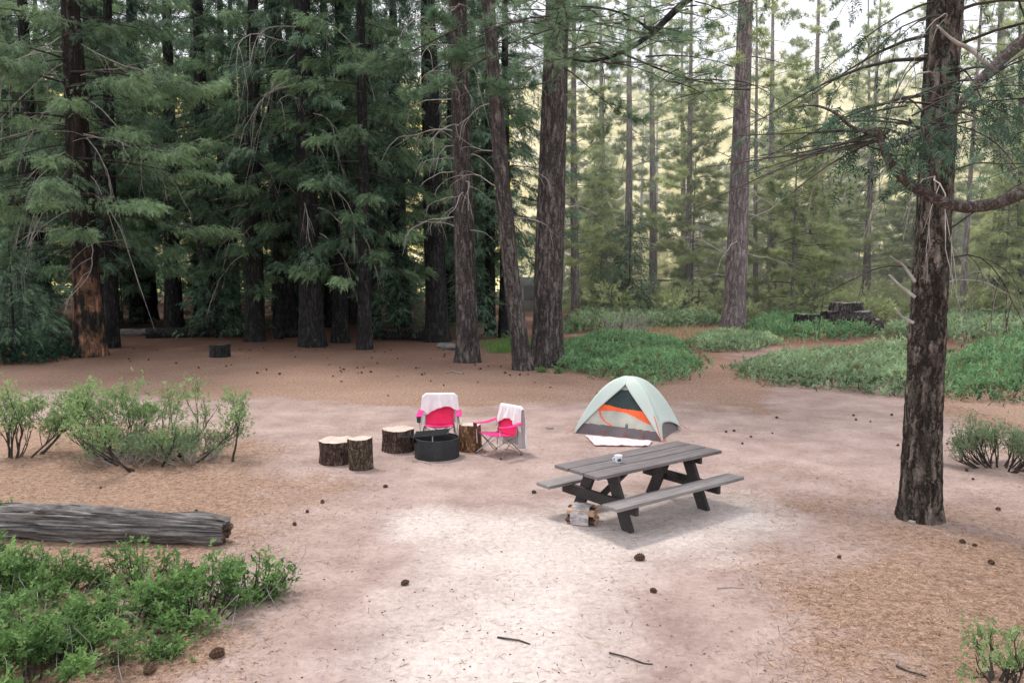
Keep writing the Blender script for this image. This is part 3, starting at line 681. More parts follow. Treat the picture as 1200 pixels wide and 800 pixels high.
# stands behind the nearest tree trunk, hidden by it
ovx = A(1079, 380, 13.2); ov.location = (ovx.x, 13.2, 0)
trunk_mb(.17, 16, 24, 40, .05, .3, 12, .4, .0, 13, .03).build('trunk', M['bark_dark'], ov)
for pix, rads, Ys in (([(1095, -260), (950, -110), (812, -5), (765, 38), (728, 62), (690, 72), (655, 66)], [.09, .075, .06, .05, .036, .022, .01], [13.2, 13.2, 13.2, 13.2, 13.1, 13, 13]),
                      ([(728, 62), (765, 78), (815, 95), (870, 100)], [.02, .016, .012, .006], [13.1, 13, 13, 13]),
                      ([(765, 38), (735, 18), (690, 8), (640, 12)], [.026, .02, .014, .008], [13.2, 13, 13, 13])):
    limb('limb', pix, rads, Ys, ov, 'bark_dark', 8)
ot = MB(); rr_ = np.random.default_rng(19)
for (a, b) in ((800, 5), (770, 35), (740, 55), (700, 70), (668, 66), (740, 20), (700, 10), (655, 12), (640, 10), (790, 86), (840, 97), (870, 100), (660, 30), (690, 40), (620, 20), (720, 0), (850, -20), (900, -60)):
    for k in range(5):
        p = np.array(A(a + rr_.uniform(-18, 18), b + rr_.uniform(-12, 12), 13.1 + rr_.uniform(-.5, .5)) - ov.location)
        azz = rr_.uniform(0, 2*PI); L = rr_.uniform(.6, 1.5)
        pts = np.array([p + np.array((math.cos(azz)*L*s, math.sin(azz)*L*s, -.25*L*s*s + .1*L*s)) for s in np.linspace(0, 1, 5)])
        pine_bough(ot, pts, L, 22, .16, rr_, float(rr_.uniform(.3, .8)), 1, 0, T=[tuft_template(16, .010, 1.0, 7)])
ot.build('crown', [M['pine_leaf_green'], M['twig']], ov)

# dangling cedar boughs crossing in front of the far pines
cr2 = crown_mesh('cedar', 55, 5.2, 15, 3.9, 34, 60, .34, 'cedar_leaf', e=.15, droop=.55, tip=.1)
tb = Gg(1260, 470)
t = thing('cedar_tree', 'cedar outside the clearing whose boughs droop over the green scrub', 'tree', (13.3, 18.0, 0))
trunk_mb(.25, 17, 20, 30).build('trunk', M['bark_dark'], t); link('crown', cr2, t)

# ------------------------------------------------------------------ hills, sky backing
def hill(name, x0, x1, y0, y1, h, matn, label, seed):
    nx_, ny_ = 60, 26; Vv = []; 
    for j in range(ny_):
        for i in range(nx_):
            x = x0+(x1-x0)*i/(nx_-1); t_ = j/(ny_-1); y = y0+(y1-y0)*t_
            Vv.append((x, y, -1 + h*(t_**.8)*(1+.25*noise.noise(Vector((x*.012+seed, y*.01, 0)))) + 3*noise.noise(Vector((x*.06, y*.06, seed)))))
    Ff = [(j*nx_+i, j*nx_+i+1, (j+1)*nx_+i+1, (j+1)*nx_+i) for j in range(ny_-1) for i in range(nx_-1)]
    mb = MB(); mb.add(Vv, Ff, 0, .5, True); o = mb.build(name, M[matn]); tag(o, label, None, None, 'structure'); return Vv
M['hill'] = mat('hill', lambda n, o: n.bsdf(o, n.ramp(n.noise(n.obj(), .12, 6, .7), [(.35, (.46, .42, .14)), (.5, (.85, .72, .30)), (.65, (.95, .88, .56))]), .95))  # the slope's golden sunlight is put into its albedo
hv = hill('hillside', -260, 260, 130, 300, 74, 'hill', 'sunlit golden green hillside beyond the trees', 2.0)
# woods on the hill: one mass
hw = MB(); rh = np.random.default_rng(4)
sel = rh.choice(len(hv), 900)
for k in sel:
    x, y, z = hv[k]; x += rh.uniform(-4, 4); y += rh.uniform(-3, 3)
    Hh = rh.uniform(6, 15); n_ = 34; tq = rh.random(n_)**.8; a_ = rh.uniform(0, 2*PI, n_); rad = (1-tq)*Hh*.22+.4
    P = np.stack([x+np.cos(a_)*rad*.4, y+np.sin(a_)*rad*.4, z+tq*Hh], -1)
    Dd = np.stack([np.cos(a_), np.sin(a_), -.35+0*a_], -1)+rh.normal(size=(n_, 3))*.2
    scatter(hw, FROND[k % 3], P, Dd, np.tile([0, 0, 1.], (n_, 1))+rh.normal(size=(n_, 3))*.3, rad*1.1+.8, np.full(n_, rh.uniform(.2, .9))+rh.normal(size=n_)*.12)
tag(hw.build('hillside_woods', M['sunny_leaf']), 'yellow green sunlit woods covering the far slope', 'woods', None, 'stuff')
# thicket of underwood in the middle distance behind the open side
def thicket(name, n, fx, ys, hh, leaf, label, seed, size=.5, kind='stuff'):
    mb = MB(); r = np.random.default_rng(seed)
    for i in range(n):
        y = r.uniform(*ys); x = y*r.uniform(*fx); h = r.uniform(*hh); w = h*r.uniform(.5, 1.0); m_ = 70
        u = unit(r.normal(size=(m_, 3))); P = np.array([x, y, h*.45]) + u*np.array([w, w, h*.55])*r.uniform(.6, 1, (m_, 1)); P[:, 2] = np.maximum(P[:, 2], .05)
        scatter(mb, TWIG[i % 2], P, u+r.normal(size=(m_, 3))*.4, r.normal(size=(m_, 3)), size*r.uniform(.6, 1.2, m_), .25+.5*(P[:, 2]/h)*r.uniform(.6, 1.2)+r.normal(size=m_)*.1)
    o = mb.build(name, M[leaf]); tag(o, label, 'undergrowth', None, kind); return o
thicket('undergrowth', 150, (.07, .75), (52, 88), (.8, 2.6), 'pine_leaf', 'grey green undergrowth below the far pines', 3, .75)
thicket('undergrowth', 70, (-.7, 0), (80, 118), (2, 6), 'cedar_leaf', 'green undergrowth glimpsed between the dark trunks', 4, 1.3)
thicket('undergrowth', 60, (.08, .7), (95, 128), (3, 9), 'sunny_leaf', 'sunlit yellow green brush at the foot of the slope', 5, 1.6)

# ------------------------------------------------------------------ ground cover patches
def cover(name, pix, h, leaf, label, n, size, seed, cat='shrub', under='dark_cover'):
    r = np.random.default_rng(seed)
    poly = [Gg(*p) for p in pix]; xs = [p.x for p in poly]; ys = [p.y for p in poly]; cx, cy = np.mean(xs), np.mean(ys)
    def inside(x, y):
        c = False; j = len(poly)-1
        for i in range(len(poly)):
            if (poly[i].y > y) != (poly[j].y > y) and x < (poly[j].x-poly[i].x)*(y-poly[i].y)/(poly[j].y-poly[i].y)+poly[i].x: c = not c
            j = i
        return c
    def edge(x, y):
        dm = 1e9; j = len(poly)-1
        for i in range(len(poly)):
            a, b = poly[j], poly[i]; dx, dy = b.x-a.x, b.y-a.y; t_ = max(0, min(1, ((x-a.x)*dx+(y-a.y)*dy)/(dx*dx+dy*dy+1e-9)))
            dm = min(dm, math.hypot(x-a.x-t_*dx, y-a.y-t_*dy)); j = i
        return dm
    P = []; Zt = []; T_ = []
    tries = 0
    while len(P) < n and tries < n*6:
        tries += 1; x = r.uniform(min(xs)-.3, max(xs)+.3); y = r.uniform(min(ys)-.3, max(ys)+.3); ins = inside(x, y)
        e_ = edge(x, y)
        if not ins:
            if e_ > .45 or r.random() > .35*max(0, noise.noise(Vector((x*1.3, y*1.3, seed+9)))+.35): continue
            e_ = 0
        nz = noise.noise(Vector((x*.8, y*.8, seed)))*.95 + noise.noise(Vector((x*2.3, y*2.3, seed)))*.6
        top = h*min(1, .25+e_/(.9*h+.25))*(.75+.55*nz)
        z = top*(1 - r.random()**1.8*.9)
        P.append((x, y, max(.02, z)+gz(x, y))); T_.append(-.15+.8*(z/max(top, .05))+.45*nz)  # undershading in colour: leaves low in the mat tinted darker
    P = np.array(P); m_ = len(P)
    D = np.stack([r.normal(size=m_)*.7, r.normal(size=m_)*.7, np.abs(r.normal(size=m_))*.6+.35], -1)
    mb = MB()
    k = r.integers(0, 2, m_); dry = r.random(m_)*(1.0+.0*k)
    s_ = dry <= .09; scatter(mb, TWIG[0], P[s_]-np.array((cx, cy, 0)), D[s_], r.normal(size=(s_.sum(), 3)), size*r.uniform(.5, 1.1, s_.sum()), .2+.5*r.random(s_.sum()), 1)
    for q in (0, 1):
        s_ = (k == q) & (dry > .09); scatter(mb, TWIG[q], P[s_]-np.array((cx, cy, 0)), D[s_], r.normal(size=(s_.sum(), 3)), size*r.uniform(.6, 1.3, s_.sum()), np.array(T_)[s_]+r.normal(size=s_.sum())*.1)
    root = thing(name, label, cat, (cx, cy, 0))
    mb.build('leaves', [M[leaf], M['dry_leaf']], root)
    # woody tangle inside
    tb_ = MB(); rr2 = random.Random(seed)
    for i in range(min(260, n//25)):
        p = P[rr2.randrange(m_)]; a = np.array((p[0]-cx+rr2.uniform(-.25, .25), p[1]-cy+rr2.uniform(-.25, .25), 0.0))
        tb_.tube([a, (a+np.array((p[0]-cx, p[1]-cy, p[2])))/2+.04, np.array((p[0]-cx, p[1]-cy, p[2]))], [.012, .008, .004], 3, 0, .5, False)
    tb_.build('stems', M['twig'], root)['kind'] = 'stuff'
    return root
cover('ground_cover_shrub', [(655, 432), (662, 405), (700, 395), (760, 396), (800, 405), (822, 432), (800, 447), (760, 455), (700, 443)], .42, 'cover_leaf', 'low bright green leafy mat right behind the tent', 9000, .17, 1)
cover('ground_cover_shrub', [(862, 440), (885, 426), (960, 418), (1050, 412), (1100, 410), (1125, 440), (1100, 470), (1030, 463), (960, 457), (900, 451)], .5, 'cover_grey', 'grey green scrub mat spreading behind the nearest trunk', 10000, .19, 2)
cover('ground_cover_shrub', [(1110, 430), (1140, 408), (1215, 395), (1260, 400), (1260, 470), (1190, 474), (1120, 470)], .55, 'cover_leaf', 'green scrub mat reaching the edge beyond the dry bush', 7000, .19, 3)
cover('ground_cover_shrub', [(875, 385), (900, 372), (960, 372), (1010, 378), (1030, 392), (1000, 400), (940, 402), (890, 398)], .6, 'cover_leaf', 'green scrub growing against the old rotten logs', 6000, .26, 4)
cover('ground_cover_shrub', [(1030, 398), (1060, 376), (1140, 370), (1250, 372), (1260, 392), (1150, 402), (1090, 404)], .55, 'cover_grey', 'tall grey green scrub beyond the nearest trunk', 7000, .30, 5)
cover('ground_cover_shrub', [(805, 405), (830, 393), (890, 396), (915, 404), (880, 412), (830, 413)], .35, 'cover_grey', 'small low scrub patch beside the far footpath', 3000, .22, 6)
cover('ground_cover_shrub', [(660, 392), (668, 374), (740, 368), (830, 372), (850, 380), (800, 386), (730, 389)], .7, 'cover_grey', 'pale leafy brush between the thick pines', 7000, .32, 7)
cover('ground_cover_shrub', [(-60, 428), (-40, 400), (30, 396), (92, 405), (98, 418), (40, 428)], .55, 'dark_cover', 'dark scrub in the shade by the orange patched cedar', 5000, .24, 8)
# grass and dry fern
def grass(name, pix, n, h, matn, label, seed):
    r = np.random.default_rng(seed); poly = [Gg(*p) for p in pix]
    c = np.mean([[p.x, p.y] for p in poly], 0); P = []
    for i in range(n):
        a, b = r.integers(0, len(poly), 2); w_ = r.dirichlet((1, 1, 1.0))
        P.append((w_[0]*poly[a].x+w_[1]*poly[b].x+w_[2]*c[0], w_[0]*poly[a].y+w_[1]*poly[b].y+w_[2]*c[1], 0))
    P = np.array(P) + r.normal(size=(n, 3))*np.array([.25, .25, 0]); P[:, 2] = 0
    T_ = (np.array([(0, -.03, 0), (0, .03, 0), (.6, .02, .03), (1, 0, .12), (.6, -.02, .03)]), np.array([(0, 1, 2), (0, 2, 4), (4, 2, 3)]))
    mb = MB(); D = np.stack([r.normal(size=n)*.35, r.normal(size=n)*.35, np.ones(n)], -1)
    scatter(mb, T_, P, D, r.normal(size=(n, 3)), h*r.uniform(.5, 1.3, n), .5+r.normal(size=n)*.25)
    tag(mb.build(name, M[matn]), label, 'grass', None, 'stuff')
grass('grass', [(563, 405), (600, 398), (655, 398), (600, 414), (575, 414), (650, 412)], 3500, .28, 'green_grass', 'short green grass between the pine trunks', 1)
grass('grass', [(770, 412), (800, 385), (850, 388), (905, 392), (960, 405), (880, 402), (730, 385), (690, 382)], 5000, .32, 'dry_grass', 'dry orange grass and fern around the tall pine', 2)

# ------------------------------------------------------------------ woody shrubs
def shrub(name, pos, label, stems, H, spread, leaf, n_leaf, lsize, seed, twigm='twig', cat='shrub', lean=0.0, gen=3, group=None, tipc=6):
    r = random.Random(seed); root = thing(name, label, cat, pos, 0, group); tb_ = MB(); tips = []
    def grow(p, d, L, rad, g):
        n = 5; pts = [p.copy()]; q_ = p.copy(); dd = d.copy()
        for i in range(n):
            dd = (dd + Vector((r.uniform(-1,1), r.uniform(-1,1), r.uniform(-.6,1)))*.22 + Vector((0,0,.05))).normalized(); q_ = q_ + dd*L/n
            if q_.z < .03: q_.z = .03
            pts.append(q_.copy())
            if g < 2 and i > 2: tips.append((q_.copy(), dd.copy()))
        tb_.tube(pts, [rad*(1-.55*i/n) for i in range(n+1)], 5 if g > 1 else 3, 0, .5, False)
        if g > 0:
            for k in range(r.choice([2, 3, 3])):
                i = r.randint(2, n); dn = (dd + Vector((r.uniform(-1,1), r.uniform(-1,1), r.uniform(-.3,.9)))*.75).normalized()
                grow(pts[i], dn, L*r.uniform(.5, .8), rad*.5, g-1)
        else: tips.append((q_.copy(), dd.copy())); tips.append((pts[3].copy(), dd.copy()))
    for s in range(stems):
        a = r.uniform(0, 2*PI); u = r.random()**.7
        p = Vector((math.cos(a)*spread*.25*u, math.sin(a)*spread*.2*u, 0)); 
        d0 = Vector((math.cos(a)*spread*.95*u/H + lean, math.sin(a)*spread*.6*u/H, .8)).normalized()
        grow(p, d0, H*r.uniform(.38, .55), .012+.012*H*r.random(), gen)
    tb_.build('branches', M[twigm], root)['kind'] = 'stuff'
    if n_leaf:
        rg = np.random.default_rng(seed); k = rg.integers(0, len(tips), n_leaf)
        P = np.array([tuple(tips[i][0]) for i in k]) + rg.normal(size=(n_leaf, 3))*lsize*1.6
        D = np.array([tuple(tips[i][1]) for i in k]) + rg.normal(size=(n_leaf, 3))*.7
        P[:, 2] = np.maximum(P[:, 2], .02)
        # clumps: some tips carry far more leaf than others
        wgt = rg.random(len(tips))[k]; keep = wgt > .3
        mb = MB(); scatter(mb, TWIG[0], P[keep], D[keep], rg.normal(size=(keep.sum(), 3)), lsize*2.2*rg.uniform(.6, 1.2, keep.sum()), (wgt[keep]*.5+.3*P[keep][:, 2]/H)+rg.normal(size=keep.sum())*.1)
        mb.build('leaves', M[leaf], root)
    return root
shrub('manzanita_shrub', Gg(185, 540), 'wide bare branched manzanita with dark stems beside the log', 16, 1.3, 3.8, 'shrub_leaf', 1900, .043, 11, gen=3)
shrub('manzanita_shrub', Gg(128, 535), 'shorter leafy manzanita against the wide bare one', 8, 1.3, 1.6, 'shrub_leaf', 1500, .044, 12)
shrub('manzanita_shrub', Gg(280, 540), 'thin leaning manzanita shoot standing apart towards the stumps', 1, 1.35, .5, 'shrub_leaf', 260, .034, 53, lean=.25)
shrub('manzanita_shrub', Gg(15, 535), 'feathery green manzanita at the edge behind the log', 14, 1.15, 2.4, 'shrub_leaf', 1900, .044, 14)
shrub('dry_bush', Gg(150, 541), 'fine twiggy grey tangle at the foot of the manzanitas', 40, .55, 2.2, 'grey_leaf', 3000, .028, 15, 'dead_twig')
shrub('dry_bush', Gg(225, 541), 'grey green brush low under the wide manzanita', 34, .55, 1.9, 'grey_leaf', 3000, .028, 16, 'dead_twig')
shrub('dry_bush', Gg(1172, 548), 'half dead scraggly bush beyond the nearest trunk', 34, .75, 1.8, 'grey_leaf', 3600, .028, 17, 'twig')
shrub('dry_bush', Gg(725, 396), 'leafless grey brush pile on the green mat', 26, 1.6, 3.4, 'grey_leaf', 0, .03, 18, 'dead_twig', lean=.7)
shrub('leafy_sprig', Gg(1165, 800), 'small leafy sprig at the lower corner of the path', 7, .6, .7, 'shrub_leaf', 420, .03, 19, gen=2)
# bright green bushes in front of the log
def leafbush(px, py, w, h, n, seed, label, leaf='bright_leaf', size=.08):
    n = int(n*.95); h *= .86
    p = Gg(px, py); r = np.random.default_rng(seed)
    root = thing('leafy_bush', label, 'bush', p, 0, 'bright green bushes in front of the log')
    st = MB(); mb = MB(); ns = 30; m_ = n//ns
    for i in range(ns):
        a = r.uniform(0, 2*PI); u = r.random()**.62*1.12; tx, ty = math.cos(a)*w*u, math.sin(a)*w*.75*u
        th = h*(1-.55*u*u)*r.uniform(.35, 1.2)
        b = np.array((tx*.55, ty*.55, 0)); tip = np.array((tx, ty, th)); mid = (b+tip)/2+np.array((tx*.1, ty*.1, .08*h))
        st.tube([b, mid, tip], [.009, .006, .003], 4, 0, .5, False)
        s = .30+.78*r.random(m_)**.45; pts = b*(1-s[:, None])**2+2*mid*(s*(1-s))[:, None]+tip*(s**2)[:, None]
        P = pts + r.normal(size=(m_, 3))*np.array([.05, .05, .04]); P[:, 2] = np.maximum(P[:, 2], .02)
        D = np.stack([r.normal(size=m_)+math.cos(a)*.5, r.normal(size=m_)+math.sin(a)*.5, r.normal(size=m_)*.5+.55], -1)
        scatter(mb, TWIG[i % 2], P, D, r.normal(size=(m_, 3)), size*r.uniform(.45, 1.5, m_), -.1+.8*s*r.uniform(.5, 1.3)+r.normal(size=m_)*.12)
    if w > .3:
        for i in range(22):
            a = r.uniform(0, 2*PI); u = r.random()**.5*1.15; b = np.array((math.cos(a)*w*u, math.sin(a)*w*.75*u, 0)); q_ = b + np.array((r.normal()*.14, r.normal()*.14, r.uniform(.12, .95)*h))
            st.tube([b, (b+q_)/2+r.normal(size=3)*.02, q_, q_+r.normal(size=3)*.04], [.005, .004, .003, .002], 3, 1, .5, False)
    st.build('stems', [M['twig'], M['dead_twig']], root)['kind'] = 'stuff'; mb.build('leaves', M[leaf], root)
leafbush(30, 800, .75, .55, 2100, 1, 'lowest lush green bush in the near corner')
leafbush(-20, 700, .7, .6, 1500, 2, 'green bush cut by the edge below the log')
leafbush(130, 745, .62, .5, 1150, 3, 'full green bush above the two pine cones')
leafbush(60, 690, .5, .42, 800, 4, 'green bush sprouting at the near side of the log')
leafbush(235, 722, .52, .55, 1150, 5, 'green bush standing out furthest over the needle litter')
leafbush(292, 700, .4, .48, 450, 6, 'thin leafy bush beside the tip of the log')
leafbush(165, 680, .45, .40, 420, 7, 'sparse bush between the log and the full bush')
leafbush(-12, 628, .24, .42, 420, 8, 'small bush crowding the buried end of the log')
leafbush(20, 760, .6, .5, 900, 9, 'dense bush behind the lowest lush one')
for (px, py, s) in ((315, 700, 5), (195, 770, 6), (635, 436, 3), (655, 437, 4)):
    leafbush(px, py, .14, .16, 160, 20+s, {5: 'tiny seedling beside the furthest green bush', 6: 'tiny yellowish seedling by the pine cones', 3: 'tiny green tuft at the leaning pine foot', 4: 'tiny green tuft at the thickest trunk foot'}[s], 'bright_leaf', .08)

# ------------------------------------------------------------------ logs
def log_thing(name, label, a, b, ra, rb, matn='log_wood', rings=70, sides=48, rough=.10, seed=1, group=None, parts=True, cat='log', endm='log_end'):
    a = Vector(a); b = Vector(b); L = (b-a).length; root = thing(name, label, cat, a, 0, group)
    root.rotation_mode = 'QUATERNION'; root.rotation_quaternion = Vector((1, 0, 0)).rotation_difference((b-a).normalized())
    Vv = []
    for j in range(rings+1):
        t_ = j/rings; x = L*t_; rr2 = ra*(1-t_)+rb*t_
        endf = 1 - .22*max(0, (t_-.9)/.1)**2
        for k in range(sides):
            th = 2*PI*k/sides
            n1 = noise.noise(Vector((math.cos(th)*1.2, math.sin(th)*1.2, x*.8+seed)))
            n2 = noise.noise(Vector((math.cos(th)*6, math.sin(th)*6, x*.55+seed)))
            n3 = noise.noise(Vector((math.cos(th)*14, math.sin(th)*14, x*1.6+seed)))
            n4 = noise.noise(Vector((math.cos(th)*2.2, math.sin(th)*2.2, x*2.4+seed))); d_ = endf*(1 + rough*1.6*n1 + rough*.9*n4 - rough*1.7*max(0, 1-5*abs(n2)) + rough*.6*n3)
            Vv.append((x + (.10*noise.noise(Vector((th*2, seed, 0)))*(1 if j in (0, rings) else 0)), math.cos(th)*rr2*d_, math.sin(th)*rr2*d_))
    Ff = [(j*sides+k, j*sides+(k+1) % sides, (j+1)*sides+(k+1) % sides, (j+1)*sides+k) for j in range(rings) for k in range(sides)]
    mb = MB(); mb.add(Vv, Ff, 0, .5, True); mb.build('log_body', M[matn], root)
    for j, s in ((0, -1), (rings, 1)):
        e = MB(); ring = [Vv[j*sides+k] for k in range(sides)]; c_ = np.mean(ring, 0)
        vs = ring + [tuple(c_*.5+np.array(p_)*.5 + np.array((-s*.05*random.random(), 0, 0))) for p_ in ring] + [tuple(c_ - np.array((s*.06, 0, 0)))]
        ff = []
        e.add(vs, [(k, (k+1) % sides, sides+(k+1) % sides, sides+k) for k in range(sides)], 0, .5)
        e.add(vs, [(sides+k, sides+(k+1) % sides, 2*sides) for k in range(sides)], 0, .5)
        e.build('log_end', M[endm], root)
    return root
la = Gg(-60, 634); lb = Gg(262, 640)
lr = .21
log_thing('fallen_log', 'weathered grey split log lying beside the green bushes', (la.x, la.y+.25, .2), (lb.x, lb.y+.1, .16), .25, .17, rough=.20, rings=150, sides=96)
def flog(p, q_, ra, rb, label, matn, seed):
    a, b = Gg(*p), Gg(*q_); log_thing('fallen_log', label, (a.x, a.y, ra*.8), (b.x, b.y, rb*.8), ra, rb, matn, 24, 16, .08, seed, 'logs lying at the edge of the stand')
flog((68, 398), (213, 391), .24, .20, 'long pale barkless log by the orange patched cedar', 'log_wood', 3)
flog((172, 396), (296, 394), .27, .27, 'dark log behind the small dark stump', 'bark_dark', 4)
flog((440, 397), (500, 399), .22, .22, 'dark log between the slim cedar and broad trunk', 'bark_dark', 5)
flog((320, 396), (362, 394), .2, .2, 'short dark log at the foot of the thick cedar', 'bark_dark', 6)
flog((466, 392), (505, 392), .20, .20, 'reddish log farthest back near the broad trunk', 'bark_grey', 7)
flog((515, 409), (536, 411), .17, .15, 'short pale log at the grey pine foot', 'log_wood', 8)
# old rotten cut logs and root mass beyond the scrub
ob = Gg(992, 389)
root = thing('rotten_stump', 'huge old rotten stump broken into layers in the scrub', 'stump', (ob.x, ob.y, 0))
for (dx, dy, z, rx, ry, h, s) in ((.2, 0, 0, 1.9, 1.3, .75, 1), (.0, .1, .72, 1.55, 1.1, .45, 2), (-1.6, .6, 0, 1.3, .8, .95, 3), (.3, .9, .9, 1.0, .7, .7, 4)):
    mb = MB(); sd = 44; Vv = []
    for j in range(7):
        t_ = j/6
        for k in range(sd):
            th = 2*PI*k/sd; nn = noise.noise(Vector((math.cos(th)*1.6, math.sin(th)*1.6, s*5+t_*.5))); n2 = noise.noise(Vector((math.cos(th)*6, math.sin(th)*6, s*5+t_*2)))
            f = (1+.28*nn+.12*n2)*(1-.10*t_)
            Vv.append((dx+math.cos(th)*rx*f, dy+math.sin(th)*ry*f, z+h*t_+(.10*nn+.07*n2)*(t_ > .9)))
    mb.add(Vv, [(j*sd+k, j*sd+(k+1) % sd, (j+1)*sd+(k+1) % sd, (j+1)*sd+k) for j in range(6) for k in range(sd)], 0, .5, True)
    c_ = np.mean(Vv[-sd:], 0) - np.array((0, 0, .08))
    mb.add(Vv[-sd:]+[tuple(c_)], [(k, (k+1) % sd, sd) for k in range(sd)], 1, .5)
    mb.build('wood_layer', [M['old_wood'], M['log_wood']], root)

# ------------------------------------------------------------------ stump rounds
def stump(px, py, wpx, hpx, label, bark, seed, taper=1.0, tilt=(0, 0), face='cut_face', group='wood rounds around the fire ring'):
    p = Gg(px, py); p.y += wpx/2/FPX*p.y; D = p.y; r_ = wpx/2/FPX*D*.97; h = hpx/FPX*D
    root = thing('log_stump', label, 'stump', p, 0, group); root.rotation_euler = (tilt[0], tilt[1], seed)
    sd = 56; rg = 22; Vv = []
    for j in range(rg+1):
        t_ = j/rg; rr2 = r_*(1 + (taper-1)*t_)*(1+.06*(1-t_)**3)
        for k in range(sd):
            th = 2*PI*k/sd
            n1 = noise.noise(Vector((math.cos(th)*1.3, math.sin(th)*1.3, seed*4+h*t_*.5))); n2 = noise.noise(Vector((math.cos(th)*7, math.sin(th)*7, seed*4+h*t_*2.5)))
            f = 1+.10*n1+.05*(1-3*abs(n2))
            Vv.append((math.cos(th)*rr2*f, math.sin(th)*rr2*f, -.02+(h+.02)*t_+ (.03*n1*(t_ > .9))))
    mb = MB(); mb.add(Vv, [(j*sd+k, j*sd+(k+1) % sd, (j+1)*sd+(k+1) % sd, (j+1)*sd+k) for j in range(rg) for k in range(sd)], 0, .5, True)
    mb.build('bark', M[bark], root)
    c_ = np.mean(Vv[-sd:], 0); f_ = MB(); ring = np.array(Vv[-sd:])
    f_.add([tuple(p_) for p_ in ring]+[tuple(c_+(p_-c_)*.93+np.array((0, 0, .004))) for p_ in ring]+[tuple(c_+np.array((0, 0, .006)))],
           [(k, (k+1) % sd, sd+(k+1) % sd, sd+k) for k in range(sd)], 0, .5)
    f_.add([tuple(c_+(p_-c_)*.93+np.array((0, 0, .004))) for p_ in ring]+[tuple(c_+np.array((0, 0, .006)))], [(k, (k+1) % sd, sd) for k in range(sd)], 0, .5)
    f_.build('cut_face', M[face], root)
    return root
stump(389.5, 546, 38, 27, 'wide wood round with ridged purple brown bark, farthest from fire ring', 'round_bark', 1)
stump(420.5, 552, 27, 36, 'tall narrow wood round with mossy bark, tilted against the wide one', 'round_bark_green', 2, 1.08, (-.02, .06))
stump(464.5, 531, 37, 26, 'dark brown wood round touching the fire ring handle side', 'round_bark', 3)
stump(550, 530, 29, 31, 'orange barked wood round between fire ring and folding chair', 'round_bark_orange', 4, .86)
stump(253.5, 419, 24, 15, 'small dark stump alone at the shaded edge', 'bark_dark', 5, 1.0, group='wood rounds around the clearing', face='round_bark')

# ------------------------------------------------------------------ fire ring
fr = Gg(509.5, 540.5); R_ = 26.5/FPX*(fr.y+.4); fr.y += R_
t = thing('fire_ring', 'round black steel fire ring with a hinged grate', 'fire pit', fr)
mb = MB(); sd = 72; hR = .34
def ringwall(mb, ro, ri, z0, z1):
    Vv = []
    for (r_, z) in ((ro, z0), (ro, z1-.01), (ro-.004, z1), (ri+.004, z1), (ri, z1-.01), (ri, z0)):
        Vv += [(math.cos(2*PI*k/sd)*r_*(1+.004*math.sin(k*.9)), math.sin(2*PI*k/sd)*r_, z) for k in range(sd)]
    mb.add(Vv, [(j*sd+k, j*sd+(k+1) % sd, (j+1)*sd+(k+1) % sd, (j+1)*sd+k) for j in range(5) for k in range(sd)], 0, .5, True)
ringwall(mb, R_, R_-.012, -.03, hR); mb.build('ring_wall', M['steel_dark'], t)
mb = MB(); ringwall(mb, R_-.05, R_-.058, .12, hR-.015); mb.build('inner_ring', M['steel_dark'], t)
mb = MB(); mb.tube([(math.cos(a)*(R_-.006), math.sin(a)*(R_-.006), hR) for a in np.linspace(0, 2*PI, 73)], .012, 6, 0, .5, False); mb.build('rim', M['steel_dark'], t)
mb = MB(); Vv = [(math.cos(2*PI*k/sd)*(R_-.06)*f, math.sin(2*PI*k/sd)*(R_-.06)*f, .07+.05*noise.noise(Vector((k*.3, f*3, 0)))) for f in (1, .66, .33) for k in range(sd)]+[(0, 0, .1)]
mb.add(Vv, [(j*sd+k, j*sd+(k+1) % sd, (j+1)*sd+(k+1) % sd, (j+1)*sd+k) for j in range(2) for k in range(sd)], 0, .5, True)
mb.add(Vv, [(2*sd+k, 2*sd+(k+1) % sd, 3*sd) for k in range(sd)], 0, .5); mb.build('ash_bed', M['ash'], t)
# grate tilted up over the far half, handle to the side
mb = MB(); gw = .30
zf = lambda x: hR+.035 + (x+.35)*.09
for x in (-.40, .20): mb.box((x, .10, zf(x)), (.02, .52, .02))
for y in np.linspace(-.15, .35, 17): mb.tube([(-.40, y, zf(-.4)), (.20, y, zf(.2))], .0055, 5)
mb.build('grate', M['steel_dark'], t)
mb = MB(); mb.tube([(-.40, -.10, zf(-.4)), (-.60, -.10, hR+.03), (-.66, -.07, hR+.04), (-.66, .02, hR+.04), (-.60, .05, hR+.03), (-.40, .05, zf(-.4))], .010, 8)
for x in np.linspace(-.63, -.50, 9): mb.tube([(x, .05+.018*math.cos(a), hR+.03+.018*math.sin(a)) for a in np.linspace(0, 2*PI, 9)], .005, 4, cap=False)
mb.build('handle', M['steel_dark'], t)
mb = MB(); mb.tube([(-.10, .22, .1), (-.10, .22, hR+.05)], .012, 8); mb.build('support_post', M['chair_metal'], t)
mb = MB(); mb.box((-.395, .1, hR-.02), (.012, .62, .10)); mb.build('hinge_plate', M['steel_dark'], t)

